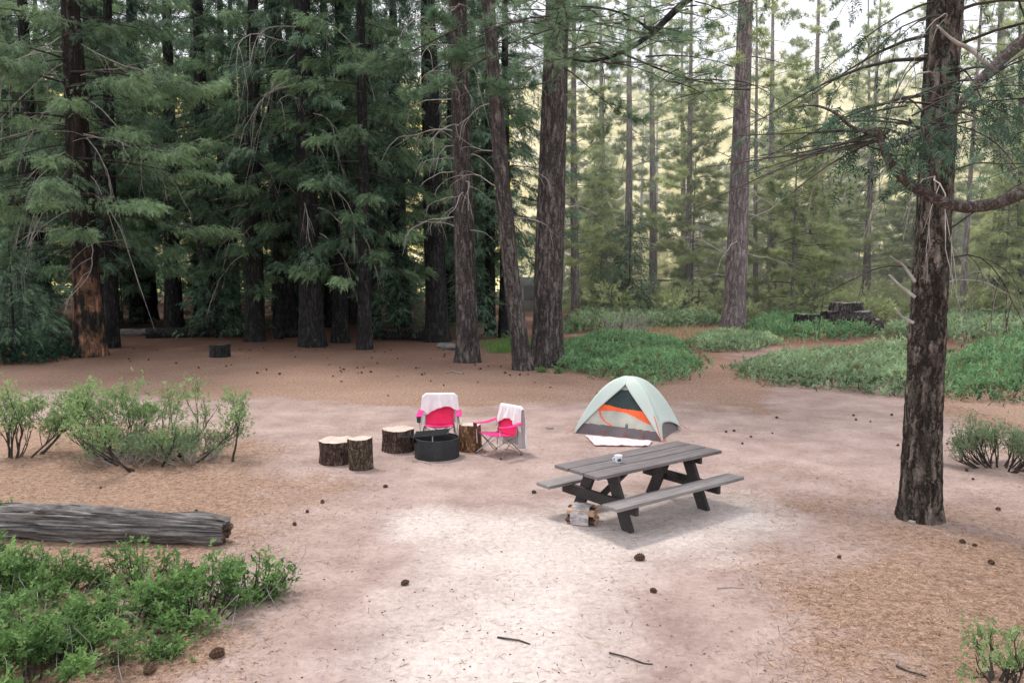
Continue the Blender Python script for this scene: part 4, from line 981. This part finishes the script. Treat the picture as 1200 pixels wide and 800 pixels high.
# ------------------------------------------------------------------ folding chairs
def sheet(mb, fn, nu, nv, matn=0, thick=0.0):
    Vv = [fn(i/nu, j/nv) for j in range(nv+1) for i in range(nu+1)]
    mb.add(Vv, [(j*(nu+1)+i, j*(nu+1)+i+1, (j+1)*(nu+1)+i+1, (j+1)*(nu+1)+i) for j in range(nv) for i in range(nu)], matn, .5, True)
def chair(pos, rz, label):
    t = thing('folding_chair', label, 'chair', pos, rz, 'pink folding camp chairs')
    w = .33
    seat = MB(); sheet(seat, lambda u, v: ((u-.5)*.54*(1-.06*v), -.27+.50*v, .44-.07*v-.035*math.sin(PI*u)*math.sin(PI*v*.9+.2)+.015*abs(2*u-1)), 14, 12); 
    o = seat.build('seat', M['pink'], t); m_ = o.modifiers.new('s', 'SOLIDIFY'); m_.thickness = .014
    bk = MB(); sheet(bk, lambda u, v: ((u-.5)*(.54+.02*v), .225+.13*v+.04*math.sin(PI*u)*math.sin(PI*min(1, v+.1)), .36+.55*v), 14, 14)
    o = bk.build('backrest', M['pink_deep'], t); m_ = o.modifiers.new('s', 'SOLIDIFY'); m_.thickness = .012
    for s in (-1, 1):
        am = MB(); sheet(am, lambda u, v: (s*(.35)+(u-.5)*.11+s*.02*math.sin(PI*v), -.32+.62*v, .645-.03*math.sin(PI*v)+.02*v-.012*abs(2*u-1)), 4, 10)
        o = am.build('armrest', M['pink'], t); m_ = o.modifiers.new('s', 'SOLIDIFY'); m_.thickness = .012
        fr_ = MB(); fr_.tube([(s*.36, -.27, .02), (s*.27, .22, .40)], .010, 8); fr_.tube([(s*.36, .28, .02), (s*.27, -.25, .43)], .010, 8); fr_.build('side_cross', M['chair_metal'], t)
        fr_ = MB(); fr_.tube([(s*.27, .22, .12), (s*.27, .24, .45), (s*.275, .36, .93)], .010, 8); fr_.build('back_post', M['chair_metal'], t)
        fr_ = MB(); fr_.tube([(s*.33, -.27, .22), (s*.355, -.28, .64)], .010, 8); fr_.build('arm_post', M['chair_metal'], t)
        sk = MB(); sheet(sk, lambda u, v: (s*(.275+.05*v), -.2+.40*u, .42+.2*v*(1-.1*math.sin(PI*u))), 6, 4)
        for y in (-.27, .28):
            ft_ = MB(); ft_.tube([(s*.36, y, .0), (s*.36, y, .03)], .019, 8); ft_.build('foot', M['chair_foot'], t)
    for y, z0, z1 in ((-.27, .03, .43), (.28, .03, .38)):
        fr_ = MB(); fr_.tube([(-.36, y, z0), (.27, y, z1)], .010, 8); fr_.tube([(.36, y+.025, z0), (-.27, y+.025, z1)], .010, 8); fr_.build('cross_brace', M['chair_metal'], t)
    ch = MB(); ch.tube([(-.36, -.30, .52), (-.36, -.30, .63)], [.035, .042], 12, cap=False); ch.build('cup_holder', M['mesh_black'], t)
    return t
c1p = G(515, 523); c1p.z = gz(c1p.x, c1p.y)
chair(c1p, .05, 'pink folding chair facing over the fire ring')
c2p = G(584, 532); c2p.z = gz(c2p.x, c2p.y); c2r = -.80
chair(c2p, c2r, 'pink folding chair turned sideways beside the orange round').scale = (.9, .9, .9)
def towel(pos, rz, label, drop_f, drop_b, w, shift, seed, flare=.0):
    mb = MB()
    Ltot = drop_f + drop_b + .05; 
    def fn(u, v):
        x = (u-.5)*w + shift; s = v*Ltot
        fold = .028*math.sin(u*19+seed+v*1.5)+.016*math.sin(u*41+seed*2+v*4)+.02*noise.noise(Vector((u*6, v*4, seed)))
        over = max(0, abs(x) - .27)        # beyond the posts the cloth sags down
        ztop = .955 - over*.9
        if s < drop_f:      # front side, bottom to top
            h = drop_f - s; hem = 1 + .22*math.sin(u*5+seed) + .5*(abs(u-.5)*2)**2*flare
            k = h/drop_f
            return (x*(1+.16*k), .335 - .09*k - .025 + fold*k - over*.3*k, ztop - h*hem)
        if s < drop_f+.05:
            k = (s-drop_f)/.05; return (x, .31+.09*k, ztop+.012*math.sin(PI*k))
        h = s - drop_f - .05; k = h/drop_b
        return (x*(1+.12*k) , .40 + .06*k + fold*(.4+k*1.3), max(.03, ztop - h*(1+.04*math.sin(u*7+seed))))
    sheet(mb, fn, 60, 50)
    o = mb.build('towel', M['towel']); o.location = pos; o.rotation_euler = (0, 0, rz)
    m_ = o.modifiers.new('s', 'SOLIDIFY'); m_.thickness = .008
    tag(o, label, 'towel', 'white towels on the folding chairs'); return o
towel(c1p, .05, 'white towel over the chair that faces across the fire ring', .28, .56, .68, 0, 1.0, .8)
towel(c2p, c2r, 'white towel trailing to the ground behind the sideways chair', .32, .84, .62, .03, 2.4, .5).scale = (.9, .9, .9)

# ------------------------------------------------------------------ tent
TA, TB = G(674, 507), G(776, 517)
ang = math.atan2(TB.y-TA.y, TB.x-TA.x); TW = (TB-TA).length; TD = 1.36
ctr = (TA+TB)/2 + Vector((-math.sin(ang), math.cos(ang), 0))*TD/2
tent = thing('dome_tent', 'pale mint dome tent with an orange trimmed mesh door', 'tent', (ctr.x, ctr.y, gz(ctr.x, ctr.y)), ang)
a_, b_, HT = TW/2, TD/2, 1.13
corners = [(-a_, -b_), (a_, -b_), (a_, b_), (-a_, b_)]   # front-left, front-right, back-right, back-left
def tent_pt(side, f, s, grow=0.0, droop=1.0):
    c0, c1 = corners[side], corners[(side+1) % 4]
    x = c0[0]*(1-f)+c1[0]*f; y = c0[1]*(1-f)+c1[1]*f
    mid = math.sin(PI*f)
    pw = 2.15 - .45*mid*(1.0 if side != 0 else 1.35)
    z = (HT+grow*.6)*(1 - s**pw); g = 1+grow
    pull = 1 - .10*mid*s*s*(1-s)*4 - (.05*mid*s if side != 0 else .02*mid)
    return (x*s*g*pull, y*s*g*pull, z)
fly = MB()
S_ = 40; Fq = 28
for side in (1, 2, 3):
    def fn(u, v, side=side):
        lim = 1.0 - .13*math.sin(PI*u)**.6
        p = tent_pt(side, u, v*lim, .035); return (p[0], p[1], max(.015, p[2]))
    sheet(fly, fn, Fq, S_)
def gfun(s):      # half-opening measured in the front sector
    z = 1 - s**1.7
    wz = max(0, .87*(1 - z/.90)); return max(.022, .5 - wz/max(.05, s*1.78))
for lo in (True, False):
    def fn(u, v):
        s = max(.001, v); g_ = gfun(s); f = u*g_ if lo else 1 - (1-u)*g_
        p = tent_pt(0, f, s, .035); return (p[0], p[1]-.03*(1 if s > .25 else s*4)*math.sin(PI*min(1, f if lo else 1-f)), max(.01, p[2]))
    sheet(fly, fn, 10, S_)
o = fly.build('rain_fly', M['tent_fly'], tent); m_ = o.modifiers.new('s', 'SOLIDIFY'); m_.thickness = .006; m_.offset = -1
cls = {k: MB() for k in ('door_panel', 'mesh_window', 'orange_trim', 'tub_floor', 'vent_panel')}
NU, NV = 150, 110
def ptf(u, v): return tent_pt(0, u, max(.001, v), -.012)
grid = [[ptf(i/NU, j/NV) for i in range(NU+1)] for j in range(NV+1)]
vid = {k: {} for k in cls}; fl = {k: [] for k in cls}; vl = {k: [] for k in cls}
def classify(x, z):
    if z < .20 - .03*x: return 'tub_floor'
    top = np.interp(x, [-.5, 0, .5], [.63, .54, .53]); bot = np.interp(x, [-.45, -.15, .1, .3, .6], [.475, .49, .465, .40, .30])
    lft = np.interp(z, [.6, .75, .9], [-.46, -.30, -.08])
    if z > .90 - .25*x*x or x < lft - .02 and z > top: return 'vent_panel'
    if x > lft and z > top: return 'mesh_window'
    if x > -.47 and bot < z <= top: return 'orange_trim'
    cx = np.interp(z, [.2, .28, .38, .5], [-.16, -.32, -.42, -.455])
    if z <= .5 and abs(x-cx) < .02 + .10*max(0, .34-z): return 'orange_trim'
    return 'door_panel'
for j in range(NV):
    for i in range(NU):
        q4 = [(j, i), (j, i+1), (j+1, i+1), (j+1, i)]
        cx_ = sum(grid[a][b][0] for a, b in q4)/4; cz_ = sum(grid[a][b][2] for a, b in q4)/4
        k = classify(cx_, cz_); ids = []
        for key in q4:
            if key not in vid[k]: vid[k][key] = len(vl[k]); vl[k].append(grid[key[0]][key[1]])
            ids.append(vid[k][key])
        fl[k].append(ids)
tm = {'door_panel': 'tent_cream', 'mesh_window': 'tent_mesh', 'orange_trim': 'tent_orange', 'tub_floor': 'tent_grey', 'vent_panel': 'tent_cream'}
for k in cls:
    if fl[k]: cls[k].add(vl[k], fl[k], 0, .5, True); cls[k].build(k, M[tm[k]], tent)
sk = MB()
for side in (1, 2, 3): sheet(sk, lambda u, v, side=side: tent_pt(side, u, .70+.30*v, -.01), 20, 8)
sk.build('tub_wall', M['tent_grey'], tent)
# door mark and fly mark
def mark(name, side, f, s, pts_list, grow, parent=tent):
    o0 = Vector(tent_pt(side, f, s, grow)); e1 = (Vector(tent_pt(side, f+.02, s, grow))-o0).normalized(); e2 = (Vector(tent_pt(side, f, s-.02, grow))-o0).normalized()
    nrm = e1.cross(e2).normalized(); mb = MB()
    for (x0, y0, x1, y1) in pts_list:
        mb.add([tuple(o0+e1*x+e2*y+nrm*.010) for x, y in ((x0, y0), (x1, y0), (x1, y1), (x0, y1))], [(0, 1, 2, 3)], 0, .5)
    mb.build(name, M['tent_mark'], parent)
mark('door_mark', 0, .60, .865, [(-.025, -.035, -.012, .035), (.012, -.035, .025, .035), (-.012, -.035, .012, -.02), (-.012, .02, .012, .035), (-.012, -.008, .012, .008)], .0)
mark('fly_mark', 1, .10, .80, [(-.02, .02, .03, .045), (-.03, .03, -.015, .06), (.01, -.01, .03, .02), (-.01, -.045, .04, -.030), (-.005, -.07, .03, -.058)], .05)
for (sx, sy) in ((-1, -1), (1, -1), (1, 1), (-1, 1)):
    mb = MB(); p0 = (sx*a_, sy*b_, .10); p1 = (sx*(a_+.16), sy*(b_+.12), .0)
    mb.tube([p0, p1], .005, 5); mb.tube([(p1[0], p1[1], -.03), (p1[0]+sx*.01, p1[1], .045)], .008, 5); mb.build('guy_line', M['tent_orange'], tent)
for u in (.32, .58, .80):
    p = tent_pt(0, u, .955, .0); mb = MB(); mb.tube([(p[0], p[1]-.01, p[2]+.03), (p[0]+.01, p[1]-.03, p[2]-.04)], .007, 5); mb.build('tie_loop', M['tent_orange'], tent)
mb = MB()
for s in np.linspace(.78, .97, 9):
    p = tent_pt(0, .975, s, .05); mb.tube([p, tuple(np.array(tent_pt(0, .975, s+.03, .05))*np.array((1, 1, 1)))], .009, 5, cap=False)
mb.build('corner_strap', M['tent_orange'], tent)
# rug in front
rp = [G(686, 511), G(697, 523), G(760, 524), G(764, 518)]
rc = sum(rp, Vector())/4
mb = MB()
def rfn(u, v):
    a = rp[0].lerp(rp[3], u); b = rp[1].lerp(rp[2], u); p = a.lerp(b, v)
    return (p.x-rc.x, p.y-rc.y, .022+gz(p.x, p.y)+.02*noise.noise(Vector((u*9, v*5, 2)))+.0*u)
sheet(mb, rfn, 50, 16); o = mb.build('rug', M['rug'], None, (rc.x, rc.y, 0)); m_ = o.modifiers.new('s', 'SOLIDIFY'); m_.thickness = .012
tag(o, 'pale pink speckled mat laid at the tent door', 'mat')

# ------------------------------------------------------------------ picnic table
n1_, n2_ = G(700.4, 557.5, .76), G(846, 526, .76)
tang = math.atan2(n2_.y-n1_.y, n2_.x-n1_.x); TL = (n2_-n1_).length; nv_ = Vector((-math.sin(tang), math.cos(tang), 0))
tc = (n1_+n2_)/2 + nv_*.41
tbl = thing('picnic_table', 'dark weathered wooden picnic table with attached benches', 'table', (tc.x, tc.y, gz(tc.x, tc.y)), tang)
def board(name, c, size, m, rot=None, parent=tbl):
    mb = MB(); mb.box((0, 0, 0), size, 0); o = mb.build(name, M[m], parent, c, rot); bevel(o, .007); return o
for k, y in enumerate((-.277, 0, .277)):
    board('tabletop_board', (random.uniform(-.012, .012), y, .737), (TL, .257, .045), 'table_top')
for y in (-.63, .63):
    board('bench', (0 if y > 0 else .02, y, .425), (TL*1.02, .27, .045), 'table_bench')
for x in (-.80, .80):
    ex = .03 if x > 0 else -.03
    board('crossbeam', (x, 0, .665), (.045, .76, .095), 'table_frame')
    board('bench_beam', (x, 0, .335), (.055, 1.40, .145), 'table_frame')
    for s in (-1, 1):
        a = math.atan2(.34, .74)
        board('leg', (x-ex*1.9, s*.335, .345), (.055, .175, .80), 'table_frame', (s*a, 0, 0))
    L_ = .74; board('brace', (x*.60, 0, .50), (L_, .09, .045), 'table_frame', (0, (.50 if x > 0 else -.50), 0))
board('centre_cleat', (0, 0, .69), (.09, .70, .045), 'table_frame')
# mug
mp = G(724.5, 540, .76)
mp.z = .76+tbl.location.z
mug = thing('mug', 'white enamel mug with a blue print on the tabletop', 'mug', mp)
mb = MB(); sd = 28; rM = .052; prof = [(0, .001), (rM*.80, .001), (rM*.86, .012), (rM, .095), (rM*1.02, .10), (rM*.95, .098), (rM*.82, .014), (0, .012)]
mb.add([(r_*math.cos(2*PI*k/sd), r_*math.sin(2*PI*k/sd), z) for r_, z in prof for k in range(sd)], [(j*sd+k, j*sd+(k+1) % sd, (j+1)*sd+(k+1) % sd, (j+1)*sd+k) for j in range(len(prof)-1) for k in range(sd)], 0, .5, True)
mb.build('cup_body', M['ceramic'], mug)
mb = MB(); mb.tube([(rM*.9*math.cos(-2.6)+0, rM*.9*math.sin(-2.6), .08), (-.075, -.04, .075), (-.078, -.042, .035), (rM*.85*math.cos(-2.6), rM*.85*math.sin(-2.6), .025)], .006, 6); mb.build('handle', M['ceramic'], mug)
mb = MB(); sheet(mb, lambda u, v: ((rM*(.90+.08*v)+.002)*math.cos(-1.95+1.15*u), (rM*(.90+.08*v)+.002)*math.sin(-1.95+1.15*u), .022+.045*v*(1-.3*abs(2*u-1))), 12, 4); mb.build('print', M['ceramic_blue'], mug)
mb = MB(); mb.tube([(0, 0, .06), (0, 0, .075)], rM*.86, 20); mb.build('drink', M['coffee'], mug)
# firewood bundle
bp = G(684, 614); bd = thing('firewood_bundle', 'plastic wrapped bundle of split firewood by the table leg', 'firewood', (bp.x, bp.y+.13, gz(bp.x, bp.y)), -.42)
rb_ = random.Random(3); k = 0
cells = [(-.09, .045), (0, .042), (.09, .047), (-.05, .118), (.045, .12), (-.095, .17), (0, .185), (.085, .178)]
for (y, z) in cells:
    mb = MB(); pts2 = []; nn = rb_.choice([3, 4, 4]); r_ = rb_.uniform(.046, .054); a0 = rb_.uniform(0, 6); L_ = .37+rb_.uniform(-.02, .03); xo = rb_.uniform(-.015, .015)
    ring = [(y+r_*math.cos(a0+2*PI*q/nn+rb_.uniform(-.2, .2)), max(.004, z+r_*math.sin(a0+2*PI*q/nn+rb_.uniform(-.2, .2)))) for q in range(nn)]
    Vv = [(xo-L_/2, *q) for q in ring]+[(xo+L_/2, *q) for q in ring]
    mb.add(Vv, [(q, (q+1) % nn, nn+(q+1) % nn, nn+q) for q in range(nn)], 1 if k % 3 == 0 else 0, .5)
    c_ = np.mean(Vv[nn:], 0); mb.add(Vv[nn:]+[tuple(c_)], [(q, (q+1) % nn, nn) for q in range(nn)], 0, .5); c_ = np.mean(Vv[:nn], 0); mb.add(Vv[:nn]+[tuple(c_)], [(q, (q+1) % nn, nn) for q in range(nn)], 0, .5)
    o = mb.build('split_log', [M['split_wood'], M['split_bark']], bd); k += 1; bevel(o, .004, 1)
mb = MB(); hull = [(-.15, .01), (-.155, .08), (-.145, .17), (-.10, .235), (0, .25), (.09, .242), (.145, .20), (.152, .09), (.15, .01)]
sheet(mb, lambda u, v: (-.125+.25*v, *[(hull[min(7, int(u*8))][q]*(1-(u*8-min(7, int(u*8))))+hull[min(7, int(u*8))+1][q]*(u*8-min(7, int(u*8))))*(1+.02*math.sin(v*9+u*14)) for q in (0, 1)]), 32, 14)
mb.build('plastic_wrap', M['plastic_wrap'], bd)

# ------------------------------------------------------------------ cones, stones, twigs
def cone_mesh():
    mb = MB(); Vv = []; rings = 9; sd = 14
    for j in range(rings+1):
        t_ = j/rings; r_ = .5*math.sin(PI*min(1, .12+t_*.85))**.8
        for k in range(sd):
            th = 2*PI*k/sd + (j % 2)*PI/sd; sp_ = 1.25 if (k+j) % 2 == 0 else .8
            Vv.append((t_*1.5-.75, math.cos(th)*r_*sp_, math.sin(th)*r_*sp_))
    mb.add(Vv, [(j*sd+k, j*sd+(k+1) % sd, (j+1)*sd+(k+1) % sd, (j+1)*sd+k) for j in range(rings) for k in range(sd)], 0, .5)
    return mb.mesh('pine_cone', M['cone'])
CONE = cone_mesh(); first_cone = [None]
def cone(px, py, size, label=None, group='pine cones on the dirt'):
    p = Gg(px, py); o = link('pine_cone', CONE, None, (p.x, p.y, p.z+size*.40), (random.uniform(-.2, .2), random.uniform(-.2, .2), random.uniform(0, 6))); o.scale = (size,)*3
    tag(o, label or 'small dark pine cone lying on the bare dirt', 'pine cone', group if not label else 'pine cones on the dirt')
cone(749, 655, .085, 'brown pine cone nearest below the picnic table')
cone(475, 685, .06, 'dark pine cone alone on the pale dust')
cone(766, 694, .05, 'flat dark pine cone below the table one')
cone(138, 776, .10, 'large open pine cone under the full green bush')
cone(175, 788, .085, 'brown pine cone between two others near the bush')
cone(254, 770, .085, 'grey brown pine cone at the litter edge')
cone(1128, 628+8, .05); cone(1161, 661, .055); cone(1170, 597, .05); cone(1142, 640, .04)
for (px, py) in ((165, 450), (645, 455), (560, 448), (455, 464), (860, 505), (880, 512), (851, 506), (870, 520), (1003, 492), (1020, 494), (1045, 487), (910, 490), (905, 508), (1000, 487), (378, 589), (118, 572), (345, 615), (452, 571), (1133, 552), (1140, 562), (983, 655), (1110, 520), (1126, 541), (1052, 522),
                 (626, 577), (505, 447), (520, 452), (400, 447), (700, 462), (627, 449), (230, 600), (360, 600)):
    cone(px, py, random.uniform(.032, .055))
rc_ = random.Random(2)
for i in range(75):
    px = rc_.uniform(380, 620) if i < 55 else rc_.uniform(150, 400); py = 408 + 34*rc_.random()**1.3
    p = Gg(px, py); o = link('pine_cone', CONE, None, (p.x, p.y, p.z+.03), (0, rc_.uniform(-.3, .3), rc_.uniform(0, 6))); s = rc_.uniform(.03, .065); o.scale = (s, s, s)
    tag(o, 'tiny dark pine cone fallen under the dark trees', 'pine cone', 'pine cones under the dark trees')
def stone(px, py, size, label, squash=.5):
    p = Gg(px, py); mb = MB(); sd = 14; rg = 8; Vv = []
    for j in range(rg+1):
        ph = PI*j/rg
        for k in range(sd):
            th = 2*PI*k/sd; dd = Vector((math.sin(ph)*math.cos(th), math.sin(ph)*math.sin(th), math.cos(ph))); n_ = 1+.3*noise.noise(dd*1.3+Vector((px, 0, 0)))
            Vv.append((dd.x*size*n_, dd.y*size*.7*n_, dd.z*size*squash*n_))
    mb.add(Vv, [(j*sd+k, j*sd+(k+1) % sd, (j+1)*sd+(k+1) % sd, (j+1)*sd+k) for j in range(rg) for k in range(sd)], 0, .5, True)
    o = mb.build('stone', M['stone'], None, (p.x, p.y, p.z+size*squash*.55)); tag(o, label, 'stone')
stone(1069, 612, .055, 'flat pale stone at the foot of the nearest tree')
stone(644, 502, .08, 'tan stone near the tent corner')
stone(690, 506, .05, 'small pale stone by the tent edge')
def stick(pts, rad, label, matn='twig'):
    P = [Gg(*p) for p in pts]; c = P[0]; mb = MB(); mb.tube([(p.x-c.x, p.y-c.y, rad*.9+random.uniform(0, .012)) for p in P], [rad*(1-.4*i/len(P)) for i in range(len(P))], 6)
    tag(mb.build('stick', M[matn], None, c), label, 'stick')
stick([(583, 747), (598, 750), (608, 751), (621, 755)], .009, 'thin curved stick on the pale dust')
stick([(714, 767), (735, 773), (755, 779), (765, 780)], .008, 'long straight stick on the dirt below')
stick([(840, 691), (855, 689), (871, 690)], .006, 'light straw coloured stick beyond the pine cones', 'dead_twig')
stick([(1050, 782), (1066, 788), (1085, 794)], .009, 'dark stick near the leafy sprig')
stick([(483, 541), (495, 541), (505, 545)], .008, 'bent twig in front of the fire ring', 'dead_twig')
stick([(522, 438), (530, 436), (542, 439)], .02, 'pale broken branch before the grey pine', 'dead_twig')
stick([(720, 476), (738, 479), (748, 477)], .012, 'brown stick behind the tent', 'twig')

# needle litter, built as real needles near the camera
nl = MB(); rn = np.random.default_rng(12); P = []; cnt = 0
T_ = (np.array([(-.5, -.032, 0), (-.5, .032, 0), (.5, 0, 0)]), np.array([(0, 1, 2)]))
xs = rn.uniform(-9, 11, 290000); ys = 5 + 14*rn.random(290000)**1.6
keepP = []
for x, y, u in zip(xs, ys, rn.random(290000)):
    if abs(x) > y*.72: continue
    du_, li_ = ground_masks(x, y)
    if u < li_*1.1*(1-du_)+.055: keepP.append((x, y, gz(x, y)+.004+.012*u))
P = np.array(keepP); n_ = len(P)
D = np.stack([rn.normal(size=n_), rn.normal(size=n_), rn.normal(size=n_)*.12], -1)
scatter(nl, T_, P, D, np.stack([rn.normal(size=n_)*.3, rn.normal(size=n_)*.3, np.ones(n_)], -1), rn.uniform(.05, .12, n_), rn.uniform(.0, 1., n_)**1.3)
tag(nl.build('needle_litter', M['needle']), 'brown fallen pine needles covering the dirt', 'litter', None, 'stuff')
# little chips and pebbles
ch = MB(); n_ = 10000; x = rn.uniform(-9, 10, n_); y = 5+18*rn.random(n_)**1.5
T2 = (np.array([(-.5, -.3, 0), (.5, -.25, .1), (.45, .3, 0), (-.4, .25, .1), (0, 0, .35)]), np.array([(0, 1, 4), (1, 2, 4), (2, 3, 4), (3, 0, 4)]))
Pz = np.stack([x, y, np.array([gz(a, b) for a, b in zip(x, y)])+.002], -1)
scatter(ch, T2, Pz, np.stack([rn.normal(size=n_), rn.normal(size=n_), np.zeros(n_)], -1), np.tile([0, 0, 1.], (n_, 1)), .005+.022*rn.random(n_)**4, rn.random(n_)**2)
tag(ch.build('gravel', M['cone']), 'tiny bark chips and pebbles scattered over the dirt', 'gravel', None, 'stuff')

# ------------------------------------------------------------------ far buildings
cb_ = Gg(617, 371); y0 = cb_.y*1.15
t = thing('cabin', 'small far cabin with pale siding glimpsed between trunks', 'cabin', (A(616, 350, y0).x, y0, 0))
mb = MB(); mb.box((.2, 1.5, 1.15), (1.7, 3, 2.3)); mb.build('wall', M['cabin_wood'], t)
mb = MB(); mb.add([(-.85, -.3, 2.2), (1.25, -.3, 2.2), (1.25, 1.5, 2.9), (-.85, 1.5, 2.9), (-.85, 3.3, 2.2), (1.25, 3.3, 2.2)], [(0, 1, 2, 3), (3, 2, 5, 4)]); mb.build('roof', M['cabin_roof'], t)
w_ = MB(); w_.box((.25, -.03, 1.5), (.9, .05, 1.2)); wo = w_.build('window', M['dark_glass'], t)
mb = MB(); 
for x in (-.24, .74): mb.box((x, -.05, 1.5), (.08, .06, 1.36))
mb.build('frame', M['white_paint'], wo)
hb = Gg(782, 366); y0 = hb.y
t = thing('picnic_shelter', 'far brown board shelter hung with white and tan panels', 'shelter', (A(785, 350, y0).x, y0, 0))
mb = MB(); mb.box((0, .6, .65), (5.2, 1.0, 1.3)); mb.build('wall', M['cabin_wood'], t)
for x in (-2.4, 2.4):
    mb = MB(); mb.box((x, -.05, 1.3), (.12, .12, 2.6)); mb.build('post', M['cabin_wood'], t)
for i, (x, m_) in enumerate(((-1.7, 'panel_white'), (-.95, 'panel_white'), (-.1, 'panel_tan'), (.7, 'panel_white'), (1.5, 'panel_tan'))):
    mb = MB(); mb.box((x, -.06, 1.7), (.62, .04, 1.0)); mb.build('hanging_panel', M[m_], t)
mb = MB(); mb.box((0, .3, 2.65), (5.6, 1.6, .12)); mb.build('roof', M['cabin_roof'], t)
fb = Gg(845, 372)
t = thing('low_wall', 'long low grey stone wall far behind the scrub', 'wall', (fb.x-1.2, fb.y*1.06, 0))
mb = MB(); 
rw = random.Random(6)
for k in range(20):
    for j in range(2): mb.box((-3.6+k*.38+rw.uniform(-.04, .04)+.19*j, rw.uniform(-.05, .05), .2+.36*j), (.36, .4+rw.uniform(0, .1), .34))
mb.build('stone_course', M['old_wood'], t)

# ------------------------------------------------------------------ haze
hz = MB(); hz.box((0, 190, 40), (700, 420, 90))
def hazem(n, out):
    v = n('ShaderNodeVolumeScatter', inp={'Color': (.86, .95, 1, 1), 'Density': HAZE, 'Anisotropy': .2}); n.link(v.outputs[0], out.inputs['Volume'])
HAZE = 0
M['haze'] = mat('haze', hazem)
if HAZE > 0: tag(hz.build('haze', M['haze']), 'thin pale forest haze', None, None, 'structure')

def hazem2(n, out):
    v = n('ShaderNodeVolumeScatter', inp={'Color': (1, .99, .92, 1), 'Density': .0095, 'Anisotropy': .35}); n.link(v.outputs[0], out.inputs['Volume'])
M['glade_haze'] = mat('glade_haze', hazem2)
hz2 = MB(); V8 = [(0, 46, -1), (60, 46, -1), (110, 125, -1), (0, 125, -1)]
hz2.add(V8+[(a, b, 34) for a, b, c in V8], [(3, 2, 1, 0), (4, 5, 6, 7), (0, 1, 5, 4), (1, 2, 6, 5), (2, 3, 7, 6), (3, 0, 4, 7)])
tag(hz2.build('haze', M['glade_haze']), 'bright mist hanging among the pale open pines', None, None, 'structure')

# ------------------------------------------------------------------ light
SUN_EL, SUN_AZ = math.radians(63), math.radians(322)      # azimuth from +Y clockwise: high, ahead of the camera and to its left
w = bpy.data.worlds.new("World"); sc.world = w; w.use_nodes = True; nt = w.node_tree; nt.nodes.clear()
out = nt.nodes.new('ShaderNodeOutputWorld'); bg = nt.nodes.new('ShaderNodeBackground'); sky = nt.nodes.new('ShaderNodeTexSky')
sky.sky_type = 'NISHITA'; sky.sun_disc = False; sky.sun_elevation = SUN_EL; sky.sun_rotation = SUN_AZ; sky.air_density = 1.0; sky.dust_density = 4.0
mx = nt.nodes.new('ShaderNodeMix'); mx.data_type = 'RGBA'; mx.inputs[0].default_value = .75; mx.inputs[7].default_value = (15.1, 15.1, 15.5, 1)
nt.links.new(sky.outputs[0], mx.inputs[6]); nt.links.new(mx.outputs[2], bg.inputs[0]); bg.inputs[1].default_value = .122
nt.links.new(bg.outputs[0], out.inputs[0])
sl = bpy.data.lights.new('sun', 'SUN'); sl.energy = 2.7; sl.angle = math.radians(9); sl.color = (1, .93, .84)
so = bpy.data.objects.new('sun', sl); col.objects.link(so)
sd_ = Vector((math.sin(SUN_AZ)*math.cos(SUN_EL), math.cos(SUN_AZ)*math.cos(SUN_EL), math.sin(SUN_EL)))
so.rotation_euler = sd_.to_track_quat('Z', 'Y').to_euler()

sc.view_settings.view_transform = 'Standard'; sc.view_settings.look = 'None'; sc.view_settings.exposure = 0
DENOISE = True
cy = sc.cycles; cy.use_denoising = DENOISE; cy.max_bounces = 5; cy.diffuse_bounces = 3; cy.glossy_bounces = 2; cy.transmission_bounces = 3; cy.volume_bounces = 0; cy.transparent_max_bounces = 4
cy.use_adaptive_sampling = True; cy.adaptive_threshold = .02
try: cy.denoiser = 'OPENIMAGEDENOISE'
except Exception: pass
